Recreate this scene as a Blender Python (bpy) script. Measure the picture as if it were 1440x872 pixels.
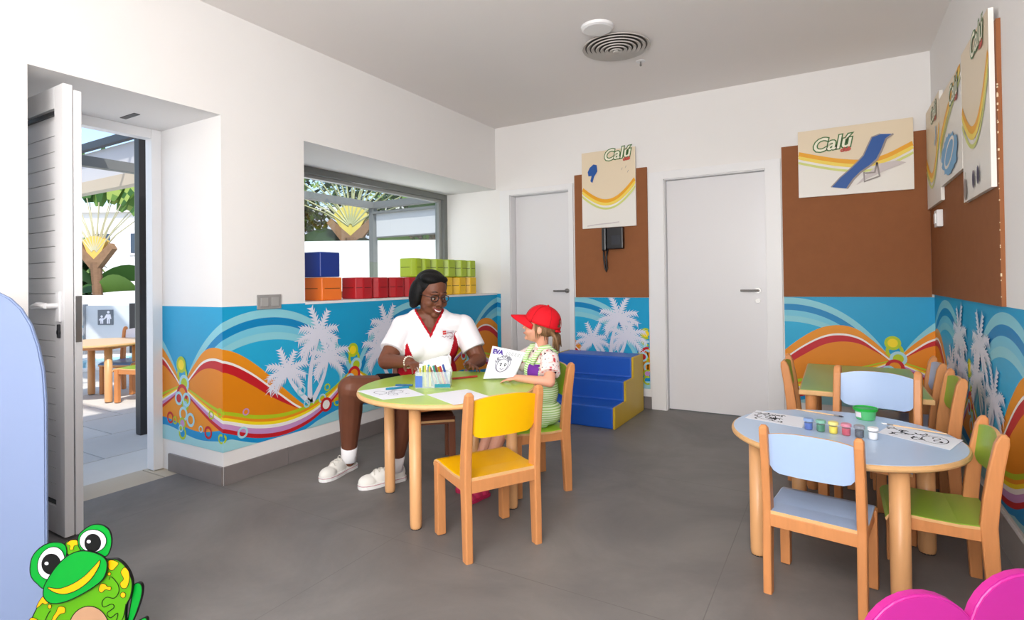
import bpy, bmesh, math, random
from mathutils import Vector, Matrix, Euler
random.seed(7)
PI = math.pi
scene = bpy.context.scene
C = scene.collection
for o in list(bpy.data.objects): bpy.data.objects.remove(o)

# ------------------------------------------------------------ camera
L, R, D, CH, M = -2.854, 0.56, 4.555, 2.574, 0.96      # room: left wall, right wall, back wall, ceiling, mural top
cam = bpy.data.cameras.new('camera'); camo = bpy.data.objects.new('camera', cam); C.objects.link(camo)
yaw, pitch, roll = 0.532, 0.0097, -0.0128
fw = Vector((-math.sin(yaw)*math.cos(pitch), math.cos(yaw)*math.cos(pitch), math.sin(pitch)))
r0 = Vector((math.cos(yaw), math.sin(yaw), 0)); u0 = r0.cross(fw)
rt = r0*math.cos(roll) + u0*math.sin(roll); up = -r0*math.sin(roll) + u0*math.cos(roll)
mw = Matrix((rt, up, -fw)).transposed().to_4x4(); mw.translation = (0, 0, 1.08)
camo.matrix_world = mw
cam.sensor_width = 36; cam.lens = 774.22/1440*36; cam.sensor_fit = 'HORIZONTAL'
cam.shift_y = -48/1440; cam.clip_start = 0.05; cam.clip_end = 300
scene.camera = camo

# ------------------------------------------------------------ world, sun, daylight, added fill lamps
w = bpy.data.worlds.new('sky'); scene.world = w; w.use_nodes = True
nt = w.node_tree; bg = nt.nodes['Background']
sky = nt.nodes.new('ShaderNodeTexSky'); sky.sky_type = 'NISHITA'; sky.sun_disc = False
sky.sun_elevation = math.radians(55); sky.sun_rotation = math.radians(120); sky.dust_density = 1.5
nt.links.new(sky.outputs[0], bg.inputs[0]); bg.inputs[1].default_value = 0.27
sun = bpy.data.lights.new('sun', 'SUN'); sun.energy = 3.6; sun.angle = math.radians(1.0); sun.color = (1, .96, .9)
so = bpy.data.objects.new('sun', sun); C.objects.link(so)
sd = Vector((-0.62, 0.42, -1.0))                         # light travels towards -x, +y: the building shades its terrace
so.rotation_euler = sd.to_track_quat('-Z', 'Y').to_euler()
def area(name, loc, to, sx, sy, e, col=(1, 1, 1)):
    l = bpy.data.lights.new(name, 'AREA'); l.shape = 'RECTANGLE'; l.size = sx; l.size_y = sy; l.energy = e; l.color = col
    o = bpy.data.objects.new(name, l); C.objects.link(o); o.location = loc
    o.rotation_euler = (Vector(to)-Vector(loc)).to_track_quat('-Z', 'Y').to_euler(); return o
area('fill_near_opening', (-0.9, -3.05, 1.45), (-1.05, 3, 1.1), 2.6, 1.7, 24, (1, .985, .965))  # added fill inside the unseen near-wall opening, standing in for window light
area('fill_overhead', (-0.9, -0.9, 2.55), (-0.9, -0.9, 0), 1.6, 1.2, 22, (1, .97, .93))  # added overhead fill behind the camera, no fitting modelled
area('fill_upward', (-0.2, -1.7, 1.55), (-0.75, 1.0, 3.15), 1.5, 1.2, 99, (1, .985, .965))  # added unseen fill aimed up to brighten the ceiling
area('fill_camera', (0.12, -0.35, 1.72), (-1.7, 2.4, 1.0), .8, .8, 15, (1, .985, .97))  # added fill beside the camera, brightens the boarded door leaf
area('daylight_doorway', (-3.75, 1.4, 1.2), (-1, 2.6, .9), 0.8, 1.8, 1.5, (.95, .98, 1))
area('daylight_window', (-3.6, 3.4, 1.5), (-1, 3.2, .7), 2.0, .9, 6, (.97, .99, 1))
scene.view_settings.view_transform = 'Standard'; scene.view_settings.look = 'None'
scene.view_settings.gamma = 1; scene.view_settings.exposure = 0.2; scene.view_settings.use_curve_mapping = False

# ------------------------------------------------------------ materials
def lin(c):
    return tuple(((v/255)/12.92 if v/255 <= .04045 else ((v/255+.055)/1.055)**2.4) for v in c) + (1,)
MATS = {}
def mat(name, col, rough=.5, spec=.4, noise=0, nscale=8, bump=0, bscale=60, metal=0, coat=0, stretch=None, trans=0):
    if name in MATS: return MATS[name]
    m = bpy.data.materials.new(name); m.use_nodes = True; t = m.node_tree; b = t.nodes['Principled BSDF']
    b.inputs['Base Color'].default_value = lin(col); b.inputs['Roughness'].default_value = rough
    b.inputs['Specular IOR Level'].default_value = spec; b.inputs['Metallic'].default_value = metal
    b.inputs['Coat Weight'].default_value = coat
    if trans: b.inputs['Transmission Weight'].default_value = trans
    if noise or bump:
        tc = t.nodes.new('ShaderNodeTexCoord'); mp = t.nodes.new('ShaderNodeMapping')
        if stretch: mp.inputs['Scale'].default_value = stretch
        t.links.new(tc.outputs['Object'], mp.inputs[0])
    if noise:
        n = t.nodes.new('ShaderNodeTexNoise'); n.inputs['Scale'].default_value = nscale; n.inputs['Detail'].default_value = 6
        t.links.new(mp.outputs[0], n.inputs['Vector'])
        mx = t.nodes.new('ShaderNodeMix'); mx.data_type = 'RGBA'
        c1 = lin(col); mx.inputs[6].default_value = tuple(v*(1-noise) for v in c1[:3])+(1,)
        mx.inputs[7].default_value = tuple(min(1, v*(1+noise)) for v in c1[:3])+(1,)
        t.links.new(n.outputs[0], mx.inputs[0]); t.links.new(mx.outputs[2], b.inputs['Base Color'])
    if bump:
        n2 = t.nodes.new('ShaderNodeTexNoise'); n2.inputs['Scale'].default_value = bscale; n2.inputs['Detail'].default_value = 3
        t.links.new(mp.outputs[0], n2.inputs['Vector'])
        bp = t.nodes.new('ShaderNodeBump'); bp.inputs['Strength'].default_value = bump; bp.inputs['Distance'].default_value = .01
        t.links.new(n2.outputs[0], bp.inputs['Height']); t.links.new(bp.outputs[0], b.inputs['Normal'])
    MATS[name] = m; return m
WALL = mat('white plaster', (236, 233, 231), .7, .2, .015, 3, .05, 90)
CEIL = mat('ceiling paint', (243, 237, 234), .8, .1, .02, 1.5)
TRIM = mat('white lacquer', (236, 235, 236), .35, .4, .01, 3)
DOORW = mat('door lacquer', (228, 226, 228), .3, .4, .01, 2)
BASE = mat('grey tile', (128, 120, 118), .4, .4, .12, 9)
WOOD = mat('beech wood', (206, 139, 86), .35, .4, .14, 12, .03, 60, stretch=(6, 6, .7))
WOODD = mat('dark stained beech', (120, 70, 48), .4, .4, .14, 12, stretch=(6, 6, .7))
PLY = mat('plywood edge', (222, 176, 122), .5, .3, .15, 30)
CORK = mat('brown hardboard', (146, 92, 58), .75, .2, .09, 14, .08, 200)
METAL = mat('brushed metal', (150, 148, 146), .3, .5, metal=.9)
ALU = mat('grey aluminium frame', (118, 120, 118), .4, .4)
DARK = mat('dark anodised metal', (42, 40, 42), .35, .5)
BLACK = mat('black plastic', (22, 22, 26), .35, .5)
PAPER = mat('white paper', (238, 240, 248), .7, .2)
INK = mat('black ink', (40, 40, 46), .7, .1)
GREYINK = mat('grey ink', (135, 135, 148), .7, .1)
def floor_mat():
    m = mat('grey vinyl floor', (112, 108, 106), .5, .4, .0)
    t = m.node_tree; b = t.nodes['Principled BSDF']
    tc = t.nodes.new('ShaderNodeTexCoord'); n = t.nodes.new('ShaderNodeTexNoise'); n.inputs['Scale'].default_value = 1.7; n.inputs['Detail'].default_value = 9
    n.inputs['Roughness'].default_value = .62; n.inputs['Distortion'].default_value = .6
    t.links.new(tc.outputs['Object'], n.inputs[0])
    r = t.nodes.new('ShaderNodeValToRGB'); r.color_ramp.elements[0].position = .32; r.color_ramp.elements[1].position = .72
    r.color_ramp.elements[0].color = lin((103, 100, 99)); r.color_ramp.elements[1].color = lin((129, 125, 122))
    t.links.new(n.outputs[0], r.inputs[0])
    br = t.nodes.new('ShaderNodeTexBrick'); br.offset = 0; br.inputs['Scale'].default_value = 1; br.inputs['Mortar Size'].default_value = .0022
    br.inputs['Brick Width'].default_value = 1.25; br.inputs['Row Height'].default_value = 1.25; br.inputs['Mortar Smooth'].default_value = .6
    mp = t.nodes.new('ShaderNodeMapping'); mp.inputs['Location'].default_value = (.38, .75, 0); t.links.new(tc.outputs['Object'], mp.inputs[0]); t.links.new(mp.outputs[0], br.inputs[0])
    mx = t.nodes.new('ShaderNodeMix'); mx.data_type = 'RGBA'; mx.inputs[7].default_value = lin((100, 96, 94))
    t.links.new(br.outputs['Fac'], mx.inputs[0]); t.links.new(r.outputs[0], mx.inputs[6]); t.links.new(mx.outputs[2], b.inputs['Base Color'])
    n2 = t.nodes.new('ShaderNodeTexNoise'); n2.inputs['Scale'].default_value = 40; t.links.new(tc.outputs['Object'], n2.inputs[0])
    bp = t.nodes.new('ShaderNodeBump'); bp.inputs['Strength'].default_value = .1; bp.inputs['Distance'].default_value = .005
    t.links.new(n2.outputs[0], bp.inputs['Height']); t.links.new(bp.outputs[0], b.inputs['Normal'])
    return m
FLOOR = floor_mat()
def glass_mat():
    m = bpy.data.materials.new('window glass'); m.use_nodes = True; t = m.node_tree; t.nodes.remove(t.nodes['Principled BSDF'])
    tr = t.nodes.new('ShaderNodeBsdfTransparent'); tr.inputs[0].default_value = (.93, .95, .94, 1)
    gl = t.nodes.new('ShaderNodeBsdfGlossy'); gl.inputs['Roughness'].default_value = .02
    mx = t.nodes.new('ShaderNodeMixShader'); mx.inputs[0].default_value = .06
    t.links.new(tr.outputs[0], mx.inputs[1]); t.links.new(gl.outputs[0], mx.inputs[2])
    t.links.new(mx.outputs[0], t.nodes['Material Output'].inputs[0]); return m
GLASS = glass_mat()
def clear_mat(name, col, a=.35):
    m = bpy.data.materials.new(name); m.use_nodes = True; t = m.node_tree; b = t.nodes['Principled BSDF']
    b.inputs['Base Color'].default_value = lin(col); b.inputs['Roughness'].default_value = .1; b.inputs['Alpha'].default_value = a
    return m
CLEAR = clear_mat('clear plastic', (225, 235, 240), .3)

# ------------------------------------------------------------ mesh helpers
def obj(name, bm, mats, parent=None, smooth=False, loc=None, kind=None, normals=True):
    me = bpy.data.meshes.new(name)
    if normals: bmesh.ops.recalc_face_normals(bm, faces=bm.faces)
    bm.to_mesh(me); bm.free()
    for m in (mats if isinstance(mats, (list, tuple)) else [mats]): me.materials.append(m)
    if smooth:
        me.polygons.foreach_set('use_smooth', [True]*len(me.polygons))
    o = bpy.data.objects.new(name, me); C.objects.link(o)
    if parent: o.parent = parent
    if loc: o.location = loc
    if kind: o['kind'] = kind
    return o
def empty(name, loc=(0, 0, 0), rz=0, label=None, cat=None, group=None, kind=None):
    o = bpy.data.objects.new(name, None); C.objects.link(o); o.location = loc; o.rotation_euler = (0, 0, rz)
    o.empty_display_size = .05
    return tag(o, label, cat, group, kind)
def tag(o, label=None, cat=None, group=None, kind=None):
    if label: o['label'] = label
    if cat: o['category'] = cat
    if group: o['group'] = group
    if kind: o['kind'] = kind
    return o
def BM(): return bmesh.new()
def box(bm, x0, x1, y0, y1, z0, z1, mi=0, M4=None, bev=0):
    vs = [Vector((x, y, z)) for x in (x0, x1) for y in (y0, y1) for z in (z0, z1)]
    if M4: vs = [M4 @ v for v in vs]
    v = [bm.verts.new(p) for p in vs]
    fs = [bm.faces.new([v[i] for i in q]) for q in ((0, 1, 3, 2), (4, 6, 7, 5), (0, 4, 5, 1), (2, 3, 7, 6), (0, 2, 6, 4), (1, 5, 7, 3))]
    for f in fs: f.material_index = mi
    if bev:
        es = list({e for f in fs for e in f.edges})
        r = bmesh.ops.bevel(bm, geom=es, offset=bev, segments=2, affect='EDGES', profile=.6)
        for f in r['faces']: f.material_index = mi
    return v
def boxm(name, dims, m, parent=None, bev=0, kind=None, rot=None):
    bm = BM(); box(bm, *dims, M4=rot, bev=bev); return obj(name, bm, m, parent, kind=kind)
def frame_of(d):
    d = Vector(d).normalized(); a = Vector((0, 0, 1)) if abs(d.z) < .9 else Vector((1, 0, 0))
    x = a.cross(d).normalized(); return x, d.cross(x)
def tube(bm, pts, rs, seg=10, mi=0, caps=True):
    pts = [Vector(p) for p in pts]; rs = rs if isinstance(rs, (list, tuple)) else [rs]*len(pts)
    rings = []
    x, y = frame_of(pts[1]-pts[0])
    for i, p in enumerate(pts):
        d = (pts[min(i+1, len(pts)-1)]-pts[max(i-1, 0)]).normalized()
        x = (x-d*x.dot(d)).normalized(); y = d.cross(x)
        rings.append([bm.verts.new(p+(x*math.cos(a)+y*math.sin(a))*rs[i]) for a in [2*PI*k/seg for k in range(seg)]])
    fs = []
    for a, b in zip(rings, rings[1:]):
        for k in range(seg): fs.append(bm.faces.new((a[k], a[(k+1) % seg], b[(k+1) % seg], b[k])))
    if caps: fs.append(bm.faces.new(rings[0][::-1])); fs.append(bm.faces.new(rings[-1]))
    for f in fs: f.material_index = mi
def lathe(bm, prof, c=(0, 0, 0), seg=24, mi=0, M4=None):
    rings = []
    c = Vector(c)
    for r, z in prof:
        ring = []
        for k in range(seg):
            a = 2*PI*k/seg; p = Vector((r*math.cos(a), r*math.sin(a), z))
            if M4: p = M4 @ p
            ring.append(bm.verts.new(p+c))
        rings.append(ring)
    fs = []
    for a, b in zip(rings, rings[1:]):
        for k in range(seg): fs.append(bm.faces.new((a[k], a[(k+1) % seg], b[(k+1) % seg], b[k])))
    fs.append(bm.faces.new(rings[0][::-1])); fs.append(bm.faces.new(rings[-1]))
    for f in fs: f.material_index = mi
def ball(bm, c, r, rot=None, sub=2):
    rr = r if isinstance(r, (tuple, list)) else (r, r, r)
    m = Matrix.Translation(Vector(c)) @ (rot.to_4x4() if rot else Matrix()) @ Matrix.Diagonal((*rr, 1))
    bmesh.ops.create_icosphere(bm, subdivisions=sub, radius=1, matrix=m)
def prism(bm, poly, h, fn, mi=0, mi_side=None):      # poly of 2D points, fn(u, v, w) -> 3D ; w 0..h
    a = [bm.verts.new(fn(u, v, 0)) for u, v in poly]; b = [bm.verts.new(fn(u, v, h)) for u, v in poly]
    f1 = bm.faces.new(a[::-1]); f2 = bm.faces.new(b); f1.material_index = f2.material_index = mi
    n = len(poly)
    for i in range(n):
        f = bm.faces.new((a[i], a[(i+1) % n], b[(i+1) % n], b[i])); f.material_index = mi if mi_side is None else mi_side
def evald(o):
    bpy.context.view_layer.update()
    return bpy.data.meshes.new_from_object(o.evaluated_get(bpy.context.evaluated_depsgraph_get()))
def blob(name, bm, m, parent, voxel=.006, smooth=6, fac=.5):
    o = obj(name, bm, m, None, normals=False)
    md = o.modifiers.new('r', 'REMESH'); md.mode = 'VOXEL'; md.voxel_size = voxel
    ms = o.modifiers.new('s', 'SMOOTH'); ms.factor = fac; ms.iterations = smooth
    me = evald(o); old = o.data; o.modifiers.clear(); o.data = me; bpy.data.meshes.remove(old); me.name = name
    me.materials.clear()
    for x in (m if isinstance(m, (list, tuple)) else [m]): me.materials.append(x)
    me.polygons.foreach_set('use_smooth', [True]*len(me.polygons))
    if parent: o.parent = parent
    return o
def cap(bm, p0, p1, r0, r1, seg=12):                  # tapered capsule
    p0, p1 = Vector(p0), Vector(p1); n = max(2, int((p1-p0).length/.02))
    d = (p1-p0)
    if d.length < 1e-5: ball(bm, p0, r0); return
    dn = d.normalized(); pts = []; rs = []
    for k in range(4): a = PI/2*k/4; pts.append(p0-dn*r0*math.cos(a)); rs.append(max(.001, r0*math.sin(a)))
    for k in range(n+1): t = k/n; pts.append(p0+d*t); rs.append(r0+(r1-r0)*t)
    for k in range(1, 5): a = PI/2*k/4; pts.append(p1+dn*r1*math.sin(a)); rs.append(max(.001, r1*math.cos(a)))
    tube(bm, pts, rs, seg)
def text_polys(s, size, shear=0, bold=0, off=0):
    cu = bpy.data.curves.new('t', 'FONT'); cu.body = s; cu.size = size; cu.shear = shear; cu.offset = off; cu.resolution_u = 3
    o = bpy.data.objects.new('t', cu); C.objects.link(o); me = evald(o)
    vs = [(v.co.x, v.co.y) for v in me.vertices]; fs = [list(p.vertices) for p in me.polygons]
    bpy.data.objects.remove(o); bpy.data.curves.remove(cu); bpy.data.meshes.remove(me)
    return vs, fs
def add_text(bm, s, size, fn, mi=0, shear=0, off=0, w=0):
    vs, fs = text_polys(s, size, shear, off=off)
    v = [bm.verts.new(fn(x, y, w)) for x, y in vs]
    for f in fs:
        try: bm.faces.new([v[i] for i in f]).material_index = mi
        except ValueError: pass
def ribbon(bm, pts, wd, fn, mi=0, w=0):               # flat printed line
    n = len(pts); vs = []
    for i, (x, y) in enumerate(pts):
        x0, y0 = pts[max(i-1, 0)]; x1, y1 = pts[min(i+1, n-1)]; dx, dy = x1-x0, y1-y0; l = math.hypot(dx, dy) or 1
        ww = wd(i/(n-1)) if callable(wd) else wd
        nx, ny = -dy/l*ww/2, dx/l*ww/2
        vs.append((bm.verts.new(fn(x+nx, y+ny, w)), bm.verts.new(fn(x-nx, y-ny, w))))
    for a, b in zip(vs, vs[1:]): bm.faces.new((a[0], a[1], b[1], b[0])).material_index = mi
def fillp(bm, pts, fn, mi=0, w=0):
    vs = [bm.verts.new(fn(x, y, w)) for x, y in pts]; bm.faces.new(vs).material_index = mi
def ell(cx, cy, rx, ry, n=24, rot=0, a0=0, a1=2*PI):
    out = []
    for k in range(n+1 if a1-a0 < 2*PI-.01 else n):
        a = a0+(a1-a0)*k/n; x, y = rx*math.cos(a), ry*math.sin(a)
        out.append((cx+x*math.cos(rot)-y*math.sin(rot), cy+x*math.sin(rot)+y*math.cos(rot)))
    return out
def catmull(pts, x):
    if x <= pts[0][0]: return pts[0][1]
    if x >= pts[-1][0]: return pts[-1][1]
    for i in range(len(pts)-1):
        if pts[i][0] <= x <= pts[i+1][0]:
            x0, y0 = pts[i]; x1, y1 = pts[i+1]; t = (x-x0)/(x1-x0)
            m0 = (y1-pts[i-1][1])/(x1-pts[i-1][0])*(x1-x0) if i > 0 else (y1-y0)
            m1 = (pts[i+2][1]-y0)/(pts[i+2][0]-x0)*(x1-x0) if i+2 < len(pts) else (y1-y0)
            return (2*t**3-3*t*t+1)*y0+(t**3-2*t*t+t)*m0+(-2*t**3+3*t*t)*y1+(t**3-t*t)*m1
def dup(o, parent=None):
    c = o.copy(); C.objects.link(c)
    if parent: c.parent = parent
    for ch in o.children: dup(ch, c)
    return c

# ------------------------------------------------------------ room shell
XO = -3.50                                            # outer face of the thick left wall
DY0, DY1, DZ = .939, 1.765, 2.0                       # doorway
WY0, WZ0, WZ1 = 2.303, .955, 1.975                    # window recess
bm = BM()
for y0, y1, z0, z1 in ((-3.3, DY0, 0, CH), (DY0, DY1, DZ, CH), (DY1, WY0, 0, CH), (WY0, D, 0, WZ0), (WY0, D, WZ1, CH)):
    box(bm, XO, L, y0, y1, z0, z1)
wl = obj('wall_left', bm, WALL, kind='structure')
A1, A2, B1, B2 = -2.693, -2.073, -1.217, -.449
bm = BM()
for x0, x1, z0, z1 in ((XO, A1, 0, CH), (A1, A2, 1.905, CH), (A2, B1, 0, CH), (B1, B2, 1.905, CH), (B2, R+.2, 0, CH)):
    box(bm, x0, x1, D, D+.16, z0, z1)
wb = obj('wall_back', bm, WALL, kind='structure')
wr = boxm('wall_right', (R, R+.2, -3.3, D, 0, CH), WALL, kind='structure')
bm = BM()
for x0, x1, z0, z1 in ((L, -1.5, 0, CH), (-1.5, .2, 2.1, CH), (-1.5, .2, 0, .9), (.2, R, 0, CH)): box(bm, x0, x1, -3.3, -3.15, z0, z1)
obj('wall_near', bm, WALL, kind='structure')
boxm('ceiling', (XO-.12, R+.2, -3.5, D+.2, CH, CH+.35), CEIL, kind='structure')
fl = boxm('floor', (-3.28, R+.2, -3.3, D+.16, -.12, 0), FLOOR, kind='structure')
# sills and base tiles
boxm('trim_1', (XO+.02, L+.004, WY0, D-.001, WZ0-.004, WZ0+.012), TRIM, wl)
def tiles(name, parent_kind, runs, h=.1, t=.012, m=BASE, step=.42):
    root = empty(name, kind='structure')
    for (x0, y0, x1, y1, nx, ny) in runs:
        ln = math.hypot(x1-x0, y1-y0); dx, dy = (x1-x0)/ln, (y1-y0)/ln; n = max(1, round(ln/step)); s = ln/n
        for i in range(n):
            a, b = i*s+.0012, (i+1)*s-.0012; bm = BM()
            vs = [(x0+dx*q+nx*w_, y0+dy*q+ny*w_, z) for q in (a, b) for w_ in (.0, t) for z in (.001, h)]
            v = [bm.verts.new(p) for p in vs]
            for q in ((0, 1, 3, 2), (4, 6, 7, 5), (0, 4, 5, 1), (2, 3, 7, 6), (0, 2, 6, 4), (1, 5, 7, 3)): bm.faces.new([v[k] for k in q])
            obj('tile', bm, m, root)
    return root
tiles('baseboard_left', '', [(XO+.12, DY1, L, DY1, 0, -1), (L, DY1, L, D, 1, 0), (L, -3.1, L, DY0, 1, 0)])
tiles('baseboard_back', '', [(-2.03, D, -1.34, D, 0, -1), (-.345, D, R, D, 0, -1)])
LT = mat('pale grey tile', (176, 172, 170), .4, .4, .08, 9)
tiles('baseboard_right', '', [(R, -3.1, R, D-.012, -1, 0)], h=.14, m=LT)

# ------------------------------------------------------------ mural print
MC = {'sky': (20, 158, 206), 'deep': (8, 132, 190), 'pale': (138, 204, 218), 'pale2': (116, 196, 220), 'mid': (38, 170, 214), 'orange': (234, 146, 28),
      'orange2': (226, 134, 18), 'red': (196, 32, 42), 'white': (240, 236, 232), 'lime': (178, 200, 34), 'yellow': (248, 220, 30), 'lilac': (198, 146, 200),
      'aqua': (160, 212, 220), 'wave': (22, 146, 208), 'palm': (222, 224, 238), 'ring': (170, 215, 228)}
MK = list(MC); MMATS = [mat('mural print '+k, MC[k], .45, .3) for k in MK]
PW = 1.318
RB = [(0, .50), (.12, .445), (.26, .385), (.395, .34), (.58, .275), (.765, .25), (.95, .275), (1.1, .34), (1.22, .42), (PW, .50)]
HT = [(.0, .5), (.05, .56), (.12, .635), (.22, .715), (.33, .738), (.45, .71), (.58, .625), (.72, .50), (.85, .38), (.97, .28)]
WT = [(.02, .51), (.1, .58), (.2, .655), (.31, .68), (.42, .66), (.55, .585), (.7, .465), (.85, .345), (.97, .275)]
RT = [(.02, .50), (.1, .555), (.2, .61), (.31, .622), (.42, .595), (.55, .515), (.7, .41), (.85, .325), (.97, .27)]
def arc(s, h, hw):
    x = (s-PW/2)/hw
    return .44+(h-.44)*(1-abs(x)**2.1)**.75 if abs(x) < 1 else -1
def mural(name, parent, segs, v0, v1, cells, nodes, rings, palms, off=.0012):
    """segs: (ua, ub, (x, y) at ua, (dx, dy), (nx, ny)); cells: (u of left node, mirrored)"""
    def fn(u, v, lay):
        for s in segs:
            if u <= s[1]+1e-9 or s is segs[-1]: break
        ua, ub, (x, y), (dx, dy), (nx, ny) = s; q = u-ua; o = off+lay*.00015
        px, py = x+dx*q+nx*o, y+dy*q+ny*o
        k = segs.index(s)                          # meet cleanly at the corners
        if k+1 < len(segs) and abs(u-s[1]) < 1e-9: px += segs[k+1][4][0]*o; py += segs[k+1][4][1]*o
        return Vector((px, py, v))
    bm = BM(); U0, U1 = segs[0][0], segs[-1][1]
    us = []
    for s in segs:
        n = max(1, round((s[1]-s[0])/.012)); us += [s[0]+(s[1]-s[0])*i/n for i in range(n+(s is segs[-1]))]
    def band(lo, hi, key, lay, a=-9, b=9):
        for ui, uj in zip(us, us[1:]):
            if uj <= a or ui >= b: continue
            l1, h1, l2, h2 = lo(ui), hi(ui), lo(uj), hi(uj)
            cl = lambda q: min(v1, max(v0, q))
            l1, h1, l2, h2 = cl(l1), cl(h1), cl(l2), cl(h2)
            if h1-l1 < 1e-4 and h2-l2 < 1e-4: continue
            h1 = max(h1, l1); h2 = max(h2, l2)
            c = []
            for p in ((ui, l1), (uj, l2), (uj, h2), (ui, h1)):
                if not c or p != c[-1]: c.append(p)
            if len(c) > 1 and c[0] == c[-1]: c.pop()
            if len(c) < 3: continue
            bm.faces.new([bm.verts.new(fn(p[0], p[1], lay)) for p in c]).material_index = MK.index(key)
    band(lambda u: v0, lambda u: v1, 'sky', 0)
    for (ul, mir) in cells:
        loc = (lambda u, ul=ul, mir=mir: (PW-(u-ul)) if mir else (u-ul)); a, b = ul, ul+PW
        for i, (h, hw, k) in enumerate(((.935, .66, 'pale'), (.887, .625, 'deep'), (.842, .585, 'pale2'), (.80, .565, 'pale'), (.757, .54, 'mid'))):
            band(lambda u: v0, lambda u: arc(loc(u), h, hw), k, 1+i, a, b)
        band(lambda u: v0, lambda u: catmull(HT, loc(u)) if 0 <= loc(u) <= 1.0 else -1, 'orange', 7, a, b)
        band(lambda u: v0, lambda u: catmull(WT, loc(u)) if .02 < loc(u) <= .97 else -1, 'white', 8, a, b)
        band(lambda u: v0, lambda u: catmull(WT, loc(u))-.014 if .02 < loc(u) <= .97 else -1, 'red', 9, a, b)
        band(lambda u: v0, lambda u: catmull(RT, loc(u)) if .02 < loc(u) <= .97 else -1, 'orange2', 10, a, b)
        wd = lambda u: .018+.11*(math.sin(PI*min(1, max(0, loc(u)/PW)))**.7)
        rb = lambda u: catmull(RB, loc(u))+.5*wd(u)
        for i, (fa, fb, k) in enumerate(((0, .17, 'lime'), (.17, .30, 'orange'), (.30, .44, 'yellow'), (.44, .60, 'white'), (.60, .84, 'lilac'), (.84, 1.05, 'red'))):
            band(lambda u: rb(u)-fb*wd(u), lambda u: rb(u)-fa*wd(u), k, 15, a, b)
        band(lambda u: v0, lambda u: rb(u)-1.05*wd(u), 'orange', 14, a, b)
    wv = lambda u: .285+.022*math.sin(u*9+.6)
    rbm = lambda u: min([9]+[catmull(RB, (PW-(u-ul)) if mir else (u-ul))-.5*(.018+.11*(max(0, math.sin(PI*(u-ul)/PW))**.7)) for ul, mir in cells if ul <= u <= ul+PW])
    band(lambda u: v0, lambda u: min(wv(u), rbm(u)-.004), 'wave', 16)
    band(lambda u: v0, lambda u: min(wv(u)-.06-.02*math.sin(u*4), rbm(u)-.03), 'aqua', 17)
    ins = lambda p: U0 <= p[0] <= U1 and v0 <= p[1] <= v1
    def ring(u, v, r, key, t=.35, lay=18, fill=None):
        n = 20; ring.k = lay = ring.k+.3
        if fill:
            c = ell(u, v, r*(1-t), r*(1-t), n)
            if all(map(ins, c)): fillp(bm, c, fn, MK.index(fill), lay)
        o_ = ell(u, v, r, r, n); i_ = ell(u, v, r*(1-t), r*(1-t), n)
        for k in range(n):
            q = (o_[k], o_[(k+1) % n], i_[(k+1) % n], i_[k])
            if all(map(ins, q)): fillp(bm, q, fn, MK.index(key), lay)
    ring.k = 17.2
    for un in nodes:
        for du, v, r, k, f in ((0, .57, .052, 'lime', 'sky'), (-.01, .625, .048, 'lime', 'yellow'), (.02, .52, .05, 'ring', 'lime'), (.0, .46, .055, 'red', 'orange'),
                               (-.035, .43, .04, 'ring', 'red'), (.03, .40, .035, 'lime', 'pale'), (.01, .345, .042, 'ring', 'orange'), (.0, .29, .035, 'lime', 'lilac'), (.0, .235, .038, 'lime', 'wave')):
            ring(un+du, v, r, k, .38, 19, f)
    for u, v, r, k in rings: ring(u, v, r, k, .38, 20, 'white' if r > .045 else None)
    def palm(ub, vb, ut, vt, sc, lean):
        def g(x, y, lay): return fn(min(U1, max(U0, x)), min(v1-.002, max(v0, y)), lay)
        pts = [(ub+(ut-ub)*t+lean*math.sin(PI*t), vb+(vt-vb)*t) for t in [i/8 for i in range(9)]]
        ribbon(bm, pts, lambda t: .026*sc*(1.3-.6*t), g, MK.index('palm'), 21)
        for fi, an in enumerate((-15, 15, 45, 75, 100, 130, 160, 190, 205)):
            a = math.radians(an); ln = .16*sc*random.uniform(.85, 1.1); sp = []
            x, y = ut, vt; n = 8
            for i in range(n+1):
                sp.append((x, y)); x += math.cos(a)*ln/n; y += math.sin(a)*ln/n
                a += (-.13 if math.cos(a) > 0 else .13)*(1 if an not in (75, 100) else .3)
            lay0 = palm.k = palm.k+.3; ribbon(bm, sp, lambda t: .014*sc*(1-t*.8), g, MK.index('palm'), lay0+.22)
            for i in range(n):
                (x0, y0), (x1, y1) = sp[i], sp[i+1]; dx, dy = x1-x0, y1-y0
                for sg in (-1, 1):
                    ll = .055*sc*(1-.5*i/n)
                    tx, ty = x1+dx*1.0-dy*sg*ll/ln*n*.75, y1+dy*1.0+dx*sg*ll/ln*n*.75-.012
                    fillp(bm, [(x0-dx*.3, y0-dy*.3), (x1, y1), (tx, ty)], g, MK.index('palm'), lay0+(i % 2)*.07+(.14 if sg > 0 else 0))
    palm.k = 34
    for p in palms: palm(*p)
    return obj(name, bm, MMATS, parent, normals=False)
def palmset(u, mir):                                  # three palms leaning together; u of the base
    s = -1 if mir else 1
    return [(u, .335, u-.17*s, .545, 1.0, -.02*s), (u, .335, u+.07*s, .745, 1.15, -.03*s), (u+.01*s, .335, u+.14*s, .59, 1.05, .02*s)]
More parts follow.
